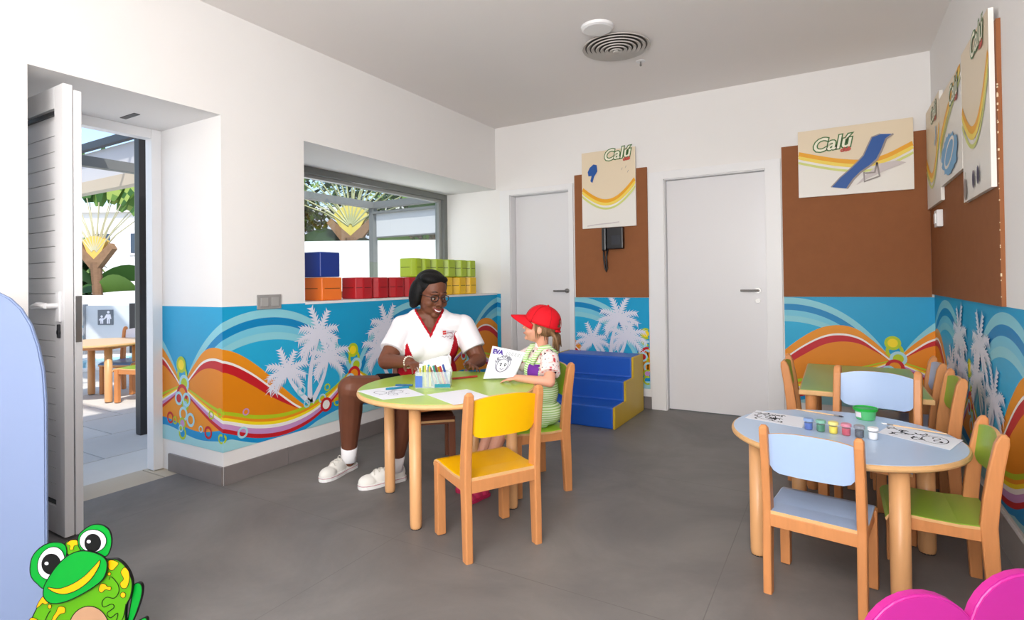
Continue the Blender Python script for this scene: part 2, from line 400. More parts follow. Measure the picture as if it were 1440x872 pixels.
ringsA = [(-.51, .31, .035, 'red'), (-.46, .30, .024, 'lime'), (-.40, .26, .022, 'ring'), (-.34, .43, .04, 'ring'), (-.30, .32, .04, 'ring'), (-.20, .28, .02, 'ring'), (-.13, .27, .036, 'red'),
          (-.10, .37, .025, 'lime'), (-.02, .39, .026, 'lime'), (-.01, .25, .027, 'lime'), (.11, .26, .032, 'ring'), (.13, .37, .02, 'lilac'),
          (.50, .42, .032, 'ring'), (.54, .335, .025, 'ring'), (.66, .345, .03, 'ring'), (.70, .41, .024, 'lime'), (.69, .30, .046, 'red'), (.78, .30, .028, 'lime'), (1.12, .31, .04, 'ring'), (1.3, .28, .03, 'red')]
segL = [(-.655, 0, (L-.655, DY1), (1, 0), (0, -1)), (0, D-DY1, (L, DY1), (0, 1), (1, 0))]
mural('mural', wl, segL, .178, M, [(-.385-PW, 1), (-.385, 0), (-.385+PW, 1), (-.385+2*PW, 0)], [-.385, -.385+PW, -.385+2*PW], ringsA, palmset(.568, 0)+palmset(1.32, 1))
segB0 = [(0, .045, (L, D), (1, 0), (0, -1))]
mural('mural', wb, segB0, .178, M, [(-.77, 0)], [], [], [])
xn = -1.375
mural('mural', wb, [(-2.028, -1.352, (-2.028, D), (1, 0), (0, -1))], .165, .927, [(xn-PW, 0), (xn, 1)], [xn], [(-1.45, .3, .035, 'red'), (-1.55, .32, .03, 'lime')], palmset(-1.69, 0), off=.0012)
mural('mural', wb, [(-.335, R, (-.335, D), (1, 0), (0, -1))], .165, .938, [(.335-PW, 1), (.335, 0)], [.335], [(.2, .37, .04, 'red'), (.1, .3, .03, 'ring'), (.42, .3, .03, 'lime'), (-.1, .27, .03, 'red')], [])
mural('mural', wr, [(0, D+1.5, (R, D), (0, -1), (-1, 0))], .165, .958, [(-.225, 0), (1.10, 1), (2.41, 0)], [1.10, 2.41], [(.5, .3, .04, 'red'), (.7, .33, .03, 'lime'), (1.35, .27, .04, 'ring'), (1.6, .31, .04, 'red')],
      palmset(.79, 0)+palmset(1.42, 1), off=.0012)

# ------------------------------------------------------------ hardboard panels on the back and right wall
tag(boxm('pin_board', (-2.012, -1.352, D-.014, D, .93, 2.022), CORK), 'narrow brown hardboard panel on the back wall between the two doors', 'board', kind='object')
tag(boxm('pin_board', (-.336, R-.016, D-.014, D, .94, 2.05), CORK), 'wide brown hardboard panel on the back wall, right of the larger door', 'board', kind='object')
tag(boxm('pin_board', (R-.014, R, 2.775, D-.0, .958, 2.07), CORK), 'brown hardboard panel on the right wall behind three posters', 'board', kind='object')
for o in [o for o in C.objects if o.name.startswith('pin_board')]: del o['kind']
# torn paint edge beside the right wall panel
bm = BM()
for i in range(22):
    z = .97+random.random()*.85; s_ = random.uniform(.002, .006)
    box(bm, R-.0155, R-.0155+s_*.8, 2.7735, 2.776+s_*.5, z, z+s_*random.uniform(1, 2.2))
obj('paint_chips', bm, mat('chipped filler', (226, 205, 170), .8), [o for o in C.objects if o.name == 'pin_board.002'][0], kind='stuff')

# ------------------------------------------------------------ inner doors
def inner_door(n, x0, x1, fx0, fx1, ztop, rec, hx):
    d = empty('door_%d' % n, kind='structure')
    bm = BM(); box(bm, fx0, x0+.001, D-.016, D, 0, ztop, bev=.002); box(bm, x1-.001, fx1, D-.016, D, 0, ztop, bev=.002); box(bm, x0, x1, D-.016, D, 1.905, ztop, bev=.002)
    obj('architrave', bm, TRIM, d)
    bm = BM(); box(bm, x0-.001, x0+.006, D-.002, D+rec, 0, 1.905); box(bm, x1-.006, x1+.001, D-.002, D+rec, 0, 1.905); box(bm, x0, x1, D-.002, D+rec, 1.899, 1.907)
    obj('door_lining', bm, TRIM, d)
    boxm('door_leaf', (x0+.008, x1-.008, D+rec, D+rec+.04, .006, 1.897), DOORW, d, bev=.002)
    h = bm = BM(); yy = D+rec
    tube(bm, [(x1-.07, yy, .985), (x1-.07, yy-.045, .985)], .008); tube(bm, [(x1-.06, yy-.045, .985), (x1-.19, yy-.045, .985)], .0085)
    lathe(bm, [(.022, 0), (.022, .008)], (x1-.07, yy-.001, .985), 20, M4=Matrix.Rotation(PI/2, 4, 'X'))
    obj('door_handle', bm, METAL, d, smooth=False)
    if n == 3:
        bm = BM(); lathe(bm, [(.019, 0), (.019, .007)], (x1-.072, yy-.001, .905), 20, M4=Matrix.Rotation(PI/2, 4, 'X')); obj('lock_rose', bm, METAL, d)
    return d
inner_door(2, A1, A2, -2.80, -2.03, 1.955, .09, 0)
inner_door(3, B1, B2, -1.338, -.345, 1.97, .055, 0)

# ------------------------------------------------------------ open boarded door (left) and its frame
d1 = empty('door_1', kind='structure')
fx = XO
bm = BM()
box(bm, fx-.02, fx+.05, DY1-.055, DY1, 0, DZ, bev=.003); box(bm, fx-.02, fx+.05, DY0, DY0+.05, 0, DZ, bev=.003); box(bm, fx-.019, fx+.049, DY0+.0505, DY1-.0555, DZ-.055, DZ, bev=.003)
obj('door_frame', bm, TRIM, d1)
lx0, lx1, ly = fx+.03, L+.012, 1.055
bm = BM()
box(bm, lx0, lx0+.08, ly, ly+.034, .012, 1.955, bev=.002); box(bm, lx1-.085, lx1, ly, ly+.034, .012, 1.955, bev=.002)
box(bm, lx0+.0805, lx1-.0855, ly, ly+.034, .012, .13, bev=.002); box(bm, lx0+.0805, lx1-.0855, ly, ly+.034, 1.86, 1.955, bev=.002)
box(bm, lx0+.05, lx1-.05, ly+.016, ly+.03, .1, 1.9)
obj('leaf_frame', bm, TRIM, d1)
boxm('edge_strip', (lx0, lx1+.004, ly+.038, ly+.066, .012, 1.935), TRIM, d1, bev=.002)
z = .155
while z < 1.80:
    boxm('board', (lx0+.08, lx1-.085, ly+.003, ly+.017, z, z+.0665), TRIM, d1, bev=.0015); z += .069
bm = BM(); box(bm, lx0+.08, lx1-.086, ly+.004, ly+.016, 1.835, 1.852); box(bm, lx0+.08, lx1-.086, ly+.004, ly+.016, .134, .150); obj('vent_slot', bm, DARK, d1)
bm = BM(); tube(bm, [(lx1-.04, ly, 1.0), (lx1-.04, ly-.05, 1.0)], .011); tube(bm, [(lx1-.035, ly-.05, 1.0), (lx1-.10, ly-.055, 1.003), (lx1-.17, ly-.05, .995)], [.012, .015, .010])
box(bm, lx1-.058, lx1-.022, ly-.01, ly, .93, 1.06, bev=.003)
obj('door_handle', bm, TRIM, d1)
bm = BM(); lathe(bm, [(.012, 0), (.012, .008)], (lx1-.04, ly-.001, .885), 16, M4=Matrix.Rotation(PI/2, 4, 'X')); box(bm, lx1-.05, lx1-.03, ly-.009, ly, .86, .92, bev=.004); obj('lock', bm, DARK, d1)
boxm('latch_plate', (lx1+.002, lx1+.0065, ly+.04, ly+.062, .84, 1.04), METAL, d1)
boxm('door_closer_slot', (fx+.15, fx+.30, 1.50, 1.53, DZ-.003, DZ+.001), DARK, d1)

# ------------------------------------------------------------ window in the recess
w1 = empty('window_1', kind='structure')
bm = BM(); a, b = XO, XO+.055
for y0, y1, z0, z1 in ((WY0, WY0+.055, WZ0, WZ1), (D-.058, D, WZ0, WZ1), (WY0+.0555, D-.0585, WZ1-.055, WZ1), (WY0+.0555, D-.0585, WZ0, WZ0+.06)): box(bm, a, b, y0, y1, z0, z1, bev=.003)
obj('window_frame', bm, ALU, w1)
bm = BM()
for y0, y1, z0, z1 in ((WY0+.05, WY0+.085, WZ0+.05, WZ1-.05), (D-.095, D-.055, WZ0+.05, WZ1-.05), (WY0+.0855, D-.0955, WZ1-.08, WZ1-.05)): box(bm, a-.03, a+.02, y0, y1, z0, z1, bev=.002)
obj('sash', bm, mat('light aluminium', (158, 160, 158), .35, .4), w1)
boxm('window_glass', (a-.008, a-.004, WY0+.06, D-.06, WZ0+.05, WZ1-.06), GLASS, w1)

# light switch group on left wall
t = tag(empty('wall_switch', (L, 2.048, .978)), 'grey double switch plate at the top of the mural on the left wall', 'switch')
boxm('plate', (0, .009, -.078, .078, -.042, .042), mat('grey plastic', (150, 148, 146), .4), t, bev=.002)
for s in (-1, 1): boxm('rocker', (.008, .014, s*.035-.024, s*.035+.024, -.026, .026), mat('grey plastic light', (165, 163, 161), .4), t, bev=.002)
t = tag(empty('wall_socket', (R-.014, 4.11, 1.42)), 'small white switch box on the right wall hardboard below the posters', 'switch')
boxm('plate', (-.03, 0, -.05, .05, -.05, .05), TRIM, t, bev=.004); boxm('rocker', (-.036, -.029, -.025, .025, -.03, .03), TRIM, t, bev=.002)

# ------------------------------------------------------------ ceiling fittings
bm = BM(); lathe(bm, [(.02, -.022), (.08, -.021), (.092, -.014), (.096, 0)], seg=40)
tag(obj('smoke_detector', bm, TRIM, smooth=False, loc=(-1.19, 3.05, CH)), 'flat white round cover on the ceiling left of the round air diffuser', 'detector')
t = tag(empty('air_diffuser', (-1.19, 3.37, CH)), 'round grey air diffuser with concentric rings on the ceiling', 'vent')
DIF = mat('diffuser enamel', (196, 190, 184), .5)
bm = BM(); lathe(bm, [(.2, -.003), (.201, -.001)], seg=48); obj('duct', bm, mat('duct shadow grey', (90, 86, 82), .7), t)
for i in range(7):
    r = .215-i*.029; zz = -.006-.004*i; bm = BM(); ring = []
    for (rr, z_) in ((r, zz), (r-.003, zz-.006), (r-.02, zz+.002), (r-.017, zz+.006)):
        ring.append([bm.verts.new((rr*math.cos(2*PI*k/48), rr*math.sin(2*PI*k/48), z_)) for k in range(48)])
    for j in range(4):
        p, q = ring[j], ring[(j+1) % 4]
        for k in range(48): bm.faces.new((p[k], p[(k+1) % 48], q[(k+1) % 48], q[k]))
    obj('ring', bm, DIF, t, smooth=False)
bm = BM(); lathe(bm, [(.018, -.04), (.02, -.032)], seg=20); obj('hub', bm, DIF, t)
t = tag(empty('sprinkler', (-1.128, 3.689, CH)), 'tiny sprinkler head on the ceiling beyond the air diffuser', 'sprinkler')
bm = BM(); lathe(bm, [(.03, -.004), (.03, 0)], seg=20); obj('escutcheon', bm, TRIM, t)
bm = BM(); lathe(bm, [(.004, -.035), (.008, -.03), (.005, -.012), (.006, -.002)], seg=12); obj('nozzle', bm, METAL, t)

# ------------------------------------------------------------ phone
t = tag(empty('wall_phone', (-1.64, D-.014, 1.43)), 'black wall telephone on the narrow hardboard below the poster', 'telephone')
boxm('body', (-.055, .09, -.055, 0, -.085, .1), BLACK, t, bev=.008)
boxm('keypad', (-.01, .07, -.0585, -.054, -.05, .03), mat('phone grey', (44, 46, 54), .4), t, bev=.001)
boxm('handset', (-.095, -.056, -.07, -.02, -.1, .1), BLACK, t, bev=.012)
bm = BM(); tube(bm, [(-.085, -.04, -.09), (-.088, -.035, -.16), (-.08, -.03, -.25), (-.07, -.028, -.275), (-.062, -.03, -.25), (-.066, -.035, -.16), (-.05, -.04, -.08)], .0085, 8); obj('cord', bm, BLACK, t, smooth=True)

# ------------------------------------------------------------ posters
PBG = mat('poster white', (236, 232, 226), .4, .3); PCR = mat('poster cream', (232, 214, 186), .4, .3)
P_MATS = [PBG, PCR, mat('print gold', (238, 168, 30), .5), mat('print yellow', (244, 214, 90), .5), mat('print pale green', (212, 218, 130), .5), mat('print green', (74, 118, 60), .5),
          mat('print cream letter', (240, 236, 214), .5), mat('print red', (206, 84, 70), .5), mat('print blue', (30, 84, 160), .5), mat('print grey', (150, 140, 138), .5), mat('print shade', (206, 196, 196), .5), mat('print water', (110, 170, 214), .5), mat('print navy', (40, 40, 80), .5)]
def poster(label, org, ux, nrm, wd, ht, swoosh, logo, extra=None, flip=False):
    """org: lower left corner as seen, ux: unit vector to the viewer's right, nrm: towards the viewer"""
    org, ux, nrm = Vector(org), Vector(ux), Vector(nrm)
    T = .018
    fn = lambda u, v, w=0: org+ux*u+Vector((0, 0, v))+nrm*(T+.0006+w*.0004)
    bm = BM(); c = [org+ux*a+Vector((0, 0, b))+nrm*n_ for n_ in (.001, T) for a, b in ((0, 0), (wd, 0), (wd, ht), (0, ht))]
    v = [bm.verts.new(p) for p in c]
    for q in ((0, 1, 2, 3), (4, 5, 6, 7), (0, 1, 5, 4), (1, 2, 6, 5), (2, 3, 7, 6), (3, 0, 4, 7)): bm.faces.new([v[i] for i in q])
    p = obj('poster', bm, PBG); tag(p, label, 'poster', 'posters on the hardboard panels')
    bm = BM()
    n = 24
    pts = [(wd*i/n, swoosh(i/n)*ht) for i in range(n+1)]
    # cream upper ground above the swoosh
    for (x0, y0), (x1, y1) in zip(pts, pts[1:]):
        fillp(bm, [(x0, y0), (x1, y1), (x1, ht), (x0, ht)], fn, 1 if x0 < wd*.62 else 1, 0)
    for off, t_, mi in ((0, .075, 2), (-.05, .05, 3), (-.13, .035, 4)):
        w_ = min(wd, ht)
        ribbon(bm, [(x, min(ht, max(0, y+off*w_))) for x, y in pts], t_*w_, lambda a, b, c_: fn(min(wd, max(0, a)), min(ht, max(0, b)), c_), mi, 1+mi)
    lx, lz, s = logo; g = lambda a, b, c_: fn(lx*wd+a, lz*ht+b+.08*a, c_)
    add_text(bm, 'Calú', s, g, 5, shear=.2, off=.009*s/.12, w=8); add_text(bm, 'Calú', s, g, 6, shear=.2, off=.002, w=9)
    add_text(bm, 'club', s*.28, lambda a, b, c_: g(a+s*1.35, b-.22*s, c_), 7, shear=.2, off=.003*s/.12, w=10)
    if extra: extra(bm, fn, wd, ht)
    obj('print', bm, P_MATS, p, normals=False)
    return p
X_, Y_ = (1, 0, 0), (0, -1, 0)
def ex_lounger(bm, fn, W, H):
    q = lambda pts: [(x*W, y*H) for x, y in pts]
    fillp(bm, q([(.52, .12), (.62, .2), (.78, .3), (.94, .38), (.86, .42), (.72, .4), (.6, .25)]), fn, 10, 12)
    sl = [(.44, .0), (.5, .13), (.56, .22), (.64, .30), (.70, .38), (.74, .5), (.78, .66), (.84, .72)]
    up_ = [(.30, .04), (.38, .17), (.46, .27), (.53, .37), (.585, .46), (.62, .58), (.66, .71), (.73, .74)]
    sl = [(x, y+.08) for x, y in sl]; up_ = [(x, y+.08) for x, y in up_]
    for i in range(len(sl)-1): fillp(bm, q([sl[i], sl[i+1], up_[i+1], up_[i]]), fn, 8, 13)
    ribbon(bm, q(sl), .012, fn, 9, 14); ribbon(bm, q(up_), .008, fn, 9, 14)
    for pts in ([(.70, .42), (.72, .22), (.59, .16), (.59, .30)], [(.70, .42), (.68, .28), (.60, .28)]): ribbon(bm, q(pts), .012, fn, 9, 14)
poster('white landscape poster with green lettering and a blue deck chair on the back wall', (-.225, D-.014, 1.661), X_, Y_, .684, .48, lambda t: .66-.42*math.sin(min(1, t*1.1)*PI*.62)*.55+.35*max(0, t-.5)**2*2.2, (.13, .66, .13), ex_lounger)
def ex_cap(bm, fn, W, H):
    fillp(bm, [(.12*W+x*.06, .66*H+y*.09) for x, y in ((0, .6), (.3, 1), (.9, 1.3), (1.4, 1.2), (1.5, .6), (1.0, .1), (.7, -.5), (.4, -.3), (.6, .2), (.1, .2))], fn, 8, 12)
    ribbon(bm, [(.1*W, .03*H), (.3*W, .045*H), (.55*W, .05*H), (.7*W, .06*H)], .008, fn, 10, 12)
    for a, b in ((.75, .72), (.82, .74), (.86, .68)): ribbon(bm, [(a*W, b*H), (a*W+.01, b*H+.02)], .003, fn, 9, 12)
poster('white portrait poster with green lettering and a blue cap, above the wall telephone', (-1.93, D-.014, 1.536), X_, Y_, .487, .668, lambda t: .52-.40*math.sin(PI*min(1, max(0, t*.9)))*.55+.28*t*t*.5, (.42, .86, .13), ex_cap)
RY = (0, -1, 0); RN = (-1, 0, 0)
def pr(label, y_far, y_near, z0, z1, sw, lg, ex=None): return poster(label, (R-.014, y_far, z0), RY, RN, y_far-y_near, z1-z0, sw, lg, ex)
def ex_fig(bm, fn, W, H):
    for a in (.45, .62): fillp(bm, ell(a*W, .09*H+a*.03, .022, .04, 14), fn, 12, 12)
    fillp(bm, ell(.12*W, .08*H, .03, .05, 16), fn, 9, 12); ribbon(bm, [(.12*W, .13*H), (.14*W, .19*H)], .006, fn, 5, 12)
pr('tall white poster nearest the camera on the right wall, dark shoes printed at its foot', 3.335, 2.80, 1.424, 2.125, lambda t: .62-.30*math.sin(PI*t*.8)+.32*t*t, (.40, .86, .13), ex_fig)
def ex_water(bm, fn, W, H):
    random.seed(3); pts = []
    for k in range(40): a = 2*PI*k/40; r = .8+.2*random.random(); pts.append((.5*W+.42*W*r*math.cos(a), .26*H+.22*H*r*math.sin(a)))
    fillp(bm, pts, fn, 11, 12); fillp(bm, ell(.5*W, .27*H, .24*W, .12*H, 20, .3), fn, 0, 13); fillp(bm, ell(.5*W, .27*H, .2*W, .09*H, 20, .3), fn, 11, 14)
pr('white poster in the middle of three on the right wall, blue water splash print', 3.975, 3.352, 1.59, 2.095, lambda t: .45+.55*t**.7, (.5, .74, .13), ex_water)
pr('white poster furthest from the camera on the right wall, in the corner', D-.04, 3.985, 1.516, 2.15, lambda t: .5-.3*math.sin(PI*t)+.2*t, (.4, .8, .12), lambda bm, fn, W, H: ribbon(bm, [(.7*W, .55*H), (.8*W, .62*H), (.78*W, .72*H)], .02, fn, 11, 12))

# ------------------------------------------------------------ children's chairs
def lam(name, c): return mat(name+' laminate', c, .32, .4, .02, 5, coat=.1)
YEL, BLU, GRN, GRN2 = lam('yellow', (246, 184, 2)), lam('pale blue', (168, 192, 228)), lam('lime green', (158, 200, 48)), lam('darker green', (140, 176, 62))
def chair(label, loc, ang, col, k=1.0, group=None, wood=WOOD, name='childs_chair'):
    """+y local is the front; k = 1: seat height 0.325, back 0.655"""
    t = tag(empty(name, loc, ang, label, 'chair'), group=group)
    W, Dp, sh, bh = .345*k, .30*k, .322*k, .655*k
    def post(s):
        bm = BM(); prof = [(-Dp/2+.0, 0), (-Dp/2+.004, .15*k), (-Dp/2+.012, sh), (-Dp/2+.004, sh+.1*k), (-Dp/2-.008, sh+.2*k), (-Dp/2-.024, bh-.035*k), (-Dp/2-.029, bh-.01*k)]
        wd = [.040, .046, .052, .050, .046, .042, .030]; th = .031*k; rows = []
        for (y, z), w_ in zip(prof, wd):
            w_ *= k; x0 = s*W/2
            rows.append([bm.verts.new(p) for p in ((x0-s*th, y-w_/2, z), (x0, y-w_/2, z), (x0, y+w_/2, z), (x0-s*th, y+w_/2, z))])
        y, z = prof[-1]; tp = [bm.verts.new((x, y+q, bh+(.0 if q else .004))) for x, q in ((s*W/2-s*th*.8, -.006), (s*W/2-s*th*.2, -.006), (s*W/2-s*th*.2, .006), (s*W/2-s*th*.8, .006))]; rows.append(tp)
        for a, b in zip(rows, rows[1:]):
            for i in range(4): bm.faces.new((a[i], a[(i+1) % 4], b[(i+1) % 4], b[i]))
        bm.faces.new(rows[0][::-1]); bm.faces.new(rows[-1])
        bmesh.ops.recalc_face_normals(bm, faces=bm.faces)
        bmesh.ops.bevel(bm, geom=[e for e in bm.edges if abs(e.verts[0].co.z-e.verts[1].co.z) > .003], offset=.006*k, segments=2, affect='EDGES', profile=.5)
        o = obj('leg', bm, wood, t); return o
    for s in (-1, 1):
        po = post(s); bm = BM(); box(bm, s*(W/2-.016*k)-.011, s*(W/2-.016*k)+.011, -Dp/2-.012, -Dp/2+.012, -.0, .006); obj('foot_pad', bm, BLACK, po)
        bm = BM(); box(bm, s*(W/2-.016*k)-.019*k, s*(W/2-.016*k)+.019*k, Dp/2-.040*k, Dp/2, .002, sh-.012*k, bev=.005*k); lo = obj('leg', bm, wood, t)
        bm = BM(); box(bm, s*(W/2-.014*k)-.012, s*(W/2-.014*k)+.012, Dp/2-.028*k, Dp/2-.006, 0, .004); obj('foot_pad', bm, BLACK, lo)
        boxm('rail', (s*(W/2-.006*k)-.014*k*(1 if s > 0 else 0), s*(W/2-.006*k)+.014*k*(1 if s < 0 else 0), -Dp/2+.01, Dp/2-.02, sh-.058*k, sh-.012*k), wood, t, bev=.002)
    boxm('rail', (-W/2+.02*k, W/2-.02*k, -Dp/2-.012*k, -Dp/2+.006*k, sh-.06*k, sh-.013*k), wood, t, bev=.002)
    boxm('rail', (-W/2+.02*k, W/2-.02*k, Dp/2-.026*k, Dp/2-.010*k, sh-.058*k, sh-.014*k), wood, t, bev=.002)
    # seat: plywood with laminate top, waterfall front
    bm = BM(); rows = []
    ys = [(-Dp/2-.010*k, 0), (-Dp/2+.03*k, -.002*k), (-.05*k, -.006*k), (.05*k, -.003*k), (Dp/2-.04*k, .001*k), (Dp/2-.01*k, -.003*k), (Dp/2+.012*k, -.012*k), (Dp/2+.022*k, -.026*k)]
    xs = [-1, -.97, -.5, 0, .5, .97, 1]; hw = W/2-.004
    def hwy(y): return (hw-.024*k) if y < -Dp/2+.025*k else hw
    top, bot = [], []
    for y, dz in ys:
        q = hwy(y)
        top.append([bm.verts.new((x*q, y, sh+dz-(.002 if abs(x) == 1 else 0))) for x in xs]); bot.append([bm.verts.new((x*q, y-(.002 if dz < -.01 else 0), sh+dz-.013*k)) for x in xs])
    for i in range(len(ys)-1):
        for j in range(len(xs)-1):
            bm.faces.new((top[i][j], top[i][j+1], top[i+1][j+1], top[i+1][j])).material_index = 0
            bm.faces.new((bot[i][j], bot[i+1][j], bot[i+1][j+1], bot[i][j+1])).material_index = 1
        for j in (0, -1): bm.faces.new((top[i][j], top[i+1][j], bot[i+1][j], bot[i][j])).material_index = 1
    for i in (0, -1):
        for j in range(len(xs)-1): bm.faces.new((top[i][j], top[i][j+1], bot[i][j+1], bot[i][j])).material_index = 1
    obj('seat', bm, [col, PLY], t)
    # back panel: curved, arched top, rounded lower corners
    bm = BM(); n = 14; f, b = [], []
    for i in range(n+1):
        x = (-1+2*i/n); e = abs(x)
        zt = bh-.018*k-(.020*k)*e**2.5; zb = bh-.182*k+(.034*k)*max(0, (e-.72)/.28)**2
        yc = -Dp/2-.020*k-.020*k*(1-x*x); xx = x*(W/2-.023*k)
        f.append([]); b.append([])
        for j in range(5):
            z = zb+(zt-zb)*j/4; lean = -.016*k*(j/4)
            f[-1].append(bm.verts.new((xx, yc+lean+.022*k, z))); b[-1].append(bm.verts.new((xx, yc+lean+.010*k, z)))
    for i in range(n):
        for j in range(4):
            bm.faces.new((f[i][j], f[i+1][j], f[i+1][j+1], f[i][j+1])); bm.faces.new((b[i][j], b[i][j+1], b[i+1][j+1], b[i+1][j]))
        for j in (0, 4): bm.faces.new((f[i][j], f[i+1][j], b[i+1][j], b[i][j])).material_index = 1
    for i in (0, n):
        for j in range(4): bm.faces.new((f[i][j], f[i][j+1], b[i][j+1], b[i][j])).material_index = 1
    obj('backrest', bm, [col, PLY], t, smooth=False)
    return t
def face(fx, fy): return math.atan2(-fx, fy)           # local +y -> (fx, fy)
ya = face(-.87, .50)
c_y = chair("children's beech chair with yellow seat and back, in front of the green round table", (-1.292, 1.955, 0), ya, YEL, 1.0)
c_g = chair("children's beech chair with lime green seat under the sitting child", (-1.425, 2.572, 0), face(-.61, -.79), GRN, 1.0)
c_w = chair("low dark wooden chair under the seated woman in the white shirt", (-2.13, 2.555, 0), face(.68, -.73), lam('brown', (96, 52, 38)), 1.0, wood=WOODD)
c_b = chair("children's pale blue chair closest to the camera, its back to us, at the blue table", (-.060, 2.195, 0), face(.15, .988), BLU, .885)
c_f = chair("children's pale blue chair on the far side of the blue table, facing us", (.118, 2.885, 0), face(-.20, -.98), BLU, 1.0)
c_r = chair("children's green chair at the right end of the blue table, nearest the mural wall", (.283, 2.410, 0), face(-1, .0), GRN2, .885)
c_r2 = chair("children's green chair at the right side of the far green table, nearer of two", (.290, 3.185, 0), face(-1, 0), GRN2, .97)
c_r3 = chair("children's pale blue chair in the room corner behind the far green table", (.285, 3.665, 0), face(-1, 0), BLU, .97)
c_l = chair("children's chair tucked into the left end of the far green table beside the door", (-.075, 3.445, 0), face(1, 0), GRN2, .97)

# ------------------------------------------------------------ tables
def round_table(label, c, r, z, rl, a0, top, lr=.0265, name='round_table'):
    t = empty(name, (c[0], c[1], 0), 0, label, 'table')
    bm = BM(); e = .025
    lathe(bm, [(r-.012, z-e), (r-.002, z-e+.006), (r, z-e/2), (r-.003, z-.003), (r-.009, z-.001)], seg=72, mi=1)
    lathe(bm, [(r-.0085, z-.002), (r-.009, z)], seg=72, mi=0)
    obj('tabletop', bm, [top, PLY], t)
    for i in range(4):
        a = a0+i*PI/2; x, y = rl*math.cos(a), rl*math.sin(a); bm = BM()
        lathe(bm, [(lr-.004, 0), (lr-.002, .008), (lr, .02), (lr, z-e)], (x, y, 0), seg=24)
        lo = obj('leg', bm, mat('pale beech', (218, 164, 112), .35, .4, .1, 10, stretch=(6, 6, .7)), t, smooth=False)
        for f_ in lo.data.polygons: f_.use_smooth = len(f_.vertices) == 4
        bm = BM(); lathe(bm, [(lr-.003, -.0), (lr-.003, .006)], (x, y, 0), seg=16); obj('foot_pad', bm, BLACK, lo)
        if i < 4:
            bm = BM(); b2 = a+PI/2; x2, y2 = rl*math.cos(b2), rl*math.sin(b2); tube(bm, [(x*.95, y*.95, z-e-.022), (x2*.95, y2*.95, z-e-.022)], .016, 8); obj('rail', bm, WOOD, t)
    return t
TG, TB = .565, .470
round_table("round children's table with lime green top and pale legs", (-1.675, 2.2), .437, TG, .334, math.atan2(-.327, .067), lam('table lime', (178, 210, 80)))
round_table("round children's table with pale blue top carrying six paint pots", (.006, 2.515), .398, TB, .328, math.radians(-150), lam('table blue', (184, 206, 234)), .030)
# far green table (rectangular)
t = empty('rectangular_table', (.105, 3.665, 0), 0, "rectangular children's table with dull green top in the room corner", 'table')
bm = BM(); box(bm, -.28, .28, -.495, .495, .482, .507, mi=1, bev=.006); box(bm, -.272, .272, -.487, .487, .502, .5085, mi=0); obj('tabletop', bm, [lam('table green', (160, 186, 84)), PLY], t)
for sx in (-1, 1):
    for sy in (-1, 1):
        bm = BM(); lathe(bm, [(.023, 0), (.027, .015), (.027, .482)], (sx*.225, sy*(.45 if sx < 0 else .275), 0), 20); obj('leg', bm, WOOD, t)
for sx in (-1, 1): boxm('rail', (sx*.225-.01, sx*.225+.01, -.27, .27, .44, .482), WOOD, t)

# ------------------------------------------------------------ paper and painting things
def sheet(name, label, corners, z, group=None, cat='paper', lines=None, curl=0):
    """flat sheet through four corners (counter-clockwise from near left), lines drawn in unit coordinates"""
    p = [Vector((x, y, z)) for x, y in corners]
    def fn(u, v, w=0):
        q = p[0]*(1-u)*(1-v)+p[1]*u*(1-v)+p[2]*u*v+p[3]*(1-u)*v
        return q+Vector((0, 0, .0012+w*.0003+curl*(2*u-1)**2))
    bm = BM(); n = 8; g = [[bm.verts.new(fn(i/n, j/n)) for j in range(n+1)] for i in range(n+1)]
    g2 = [[bm.verts.new(fn(i/n, j/n)-Vector((0, 0, .001))) for j in range(n+1)] for i in range(n+1)]
    for i in range(n):
        for j in range(n):
            bm.faces.new((g[i][j], g[i+1][j], g[i+1][j+1], g[i][j+1])); bm.faces.new((g2[i][j], g2[i][j+1], g2[i+1][j+1], g2[i+1][j]))
    for i in range(n):
        bm.faces.new((g[i][0], g[i+1][0], g2[i+1][0], g2[i][0])); bm.faces.new((g[i][n], g[i+1][n], g2[i+1][n], g2[i][n]))
        bm.faces.new((g[0][i], g[0][i+1], g2[0][i+1], g2[0][i])); bm.faces.new((g[n][i], g[n][i+1], g2[n][i+1], g2[n][i]))
    o = obj(name, bm, PAPER, normals=True); tag(o, label, cat, group)
    if lines:
        bm = BM(); lines(bm, fn); obj('drawing', bm, [INK, GREYINK], o, normals=False)
    return o
def doodle_faint(bm, fn):
    random.seed(5)
    for c in ((.3, .6, .12, .15), (.6, .5, .16, .12), (.45, .35, .1, .1)): ribbon(bm, ell(*c, 20)+[ell(*c, 20)[0]], .014, fn, 1, 1)
    for i in range(8):
        x, y = random.uniform(.15, .75), random.uniform(.2, .7); ribbon(bm, [(x, y), (x+.05, y+.03), (x+.1, y)], .015, fn, 0 if i < 3 else 1, 1)
def doodle_bold(seed, ex=.72):
    def f(bm, fn):
        random.seed(seed)
        for c in ((ex, .5, .17, .30), (ex+.0, .62, .05, .08), (ex+.05, .42, .05, .07)): ribbon(bm, ell(*c, 22)+[ell(*c, 22)[0]], .017, fn, 0, 1)
        fillp(bm, ell(ex+.10, .40, .025, .05, 10), fn, 0, 2)
        for i in range(22):
            x, y = random.uniform(.07, .6), random.uniform(.15, .85); a = random.uniform(0, 6); r = random.uniform(.03, .08)
            ribbon(bm, ell(x, y, r, r*1.3, 8, 0, a, a+random.uniform(2, 4)), random.choice((.014, .02, .032)), fn, 0, 1)
    return f
zt = TG+.0008
sheet('coloring_sheet', 'white sheet with faint drawing at the left edge of the green table', [(-1.725, 1.80), (-1.62, 1.96), (-1.88, 2.085), (-1.972, 1.885)], zt, 'sheets on the green table', lines=doodle_faint)
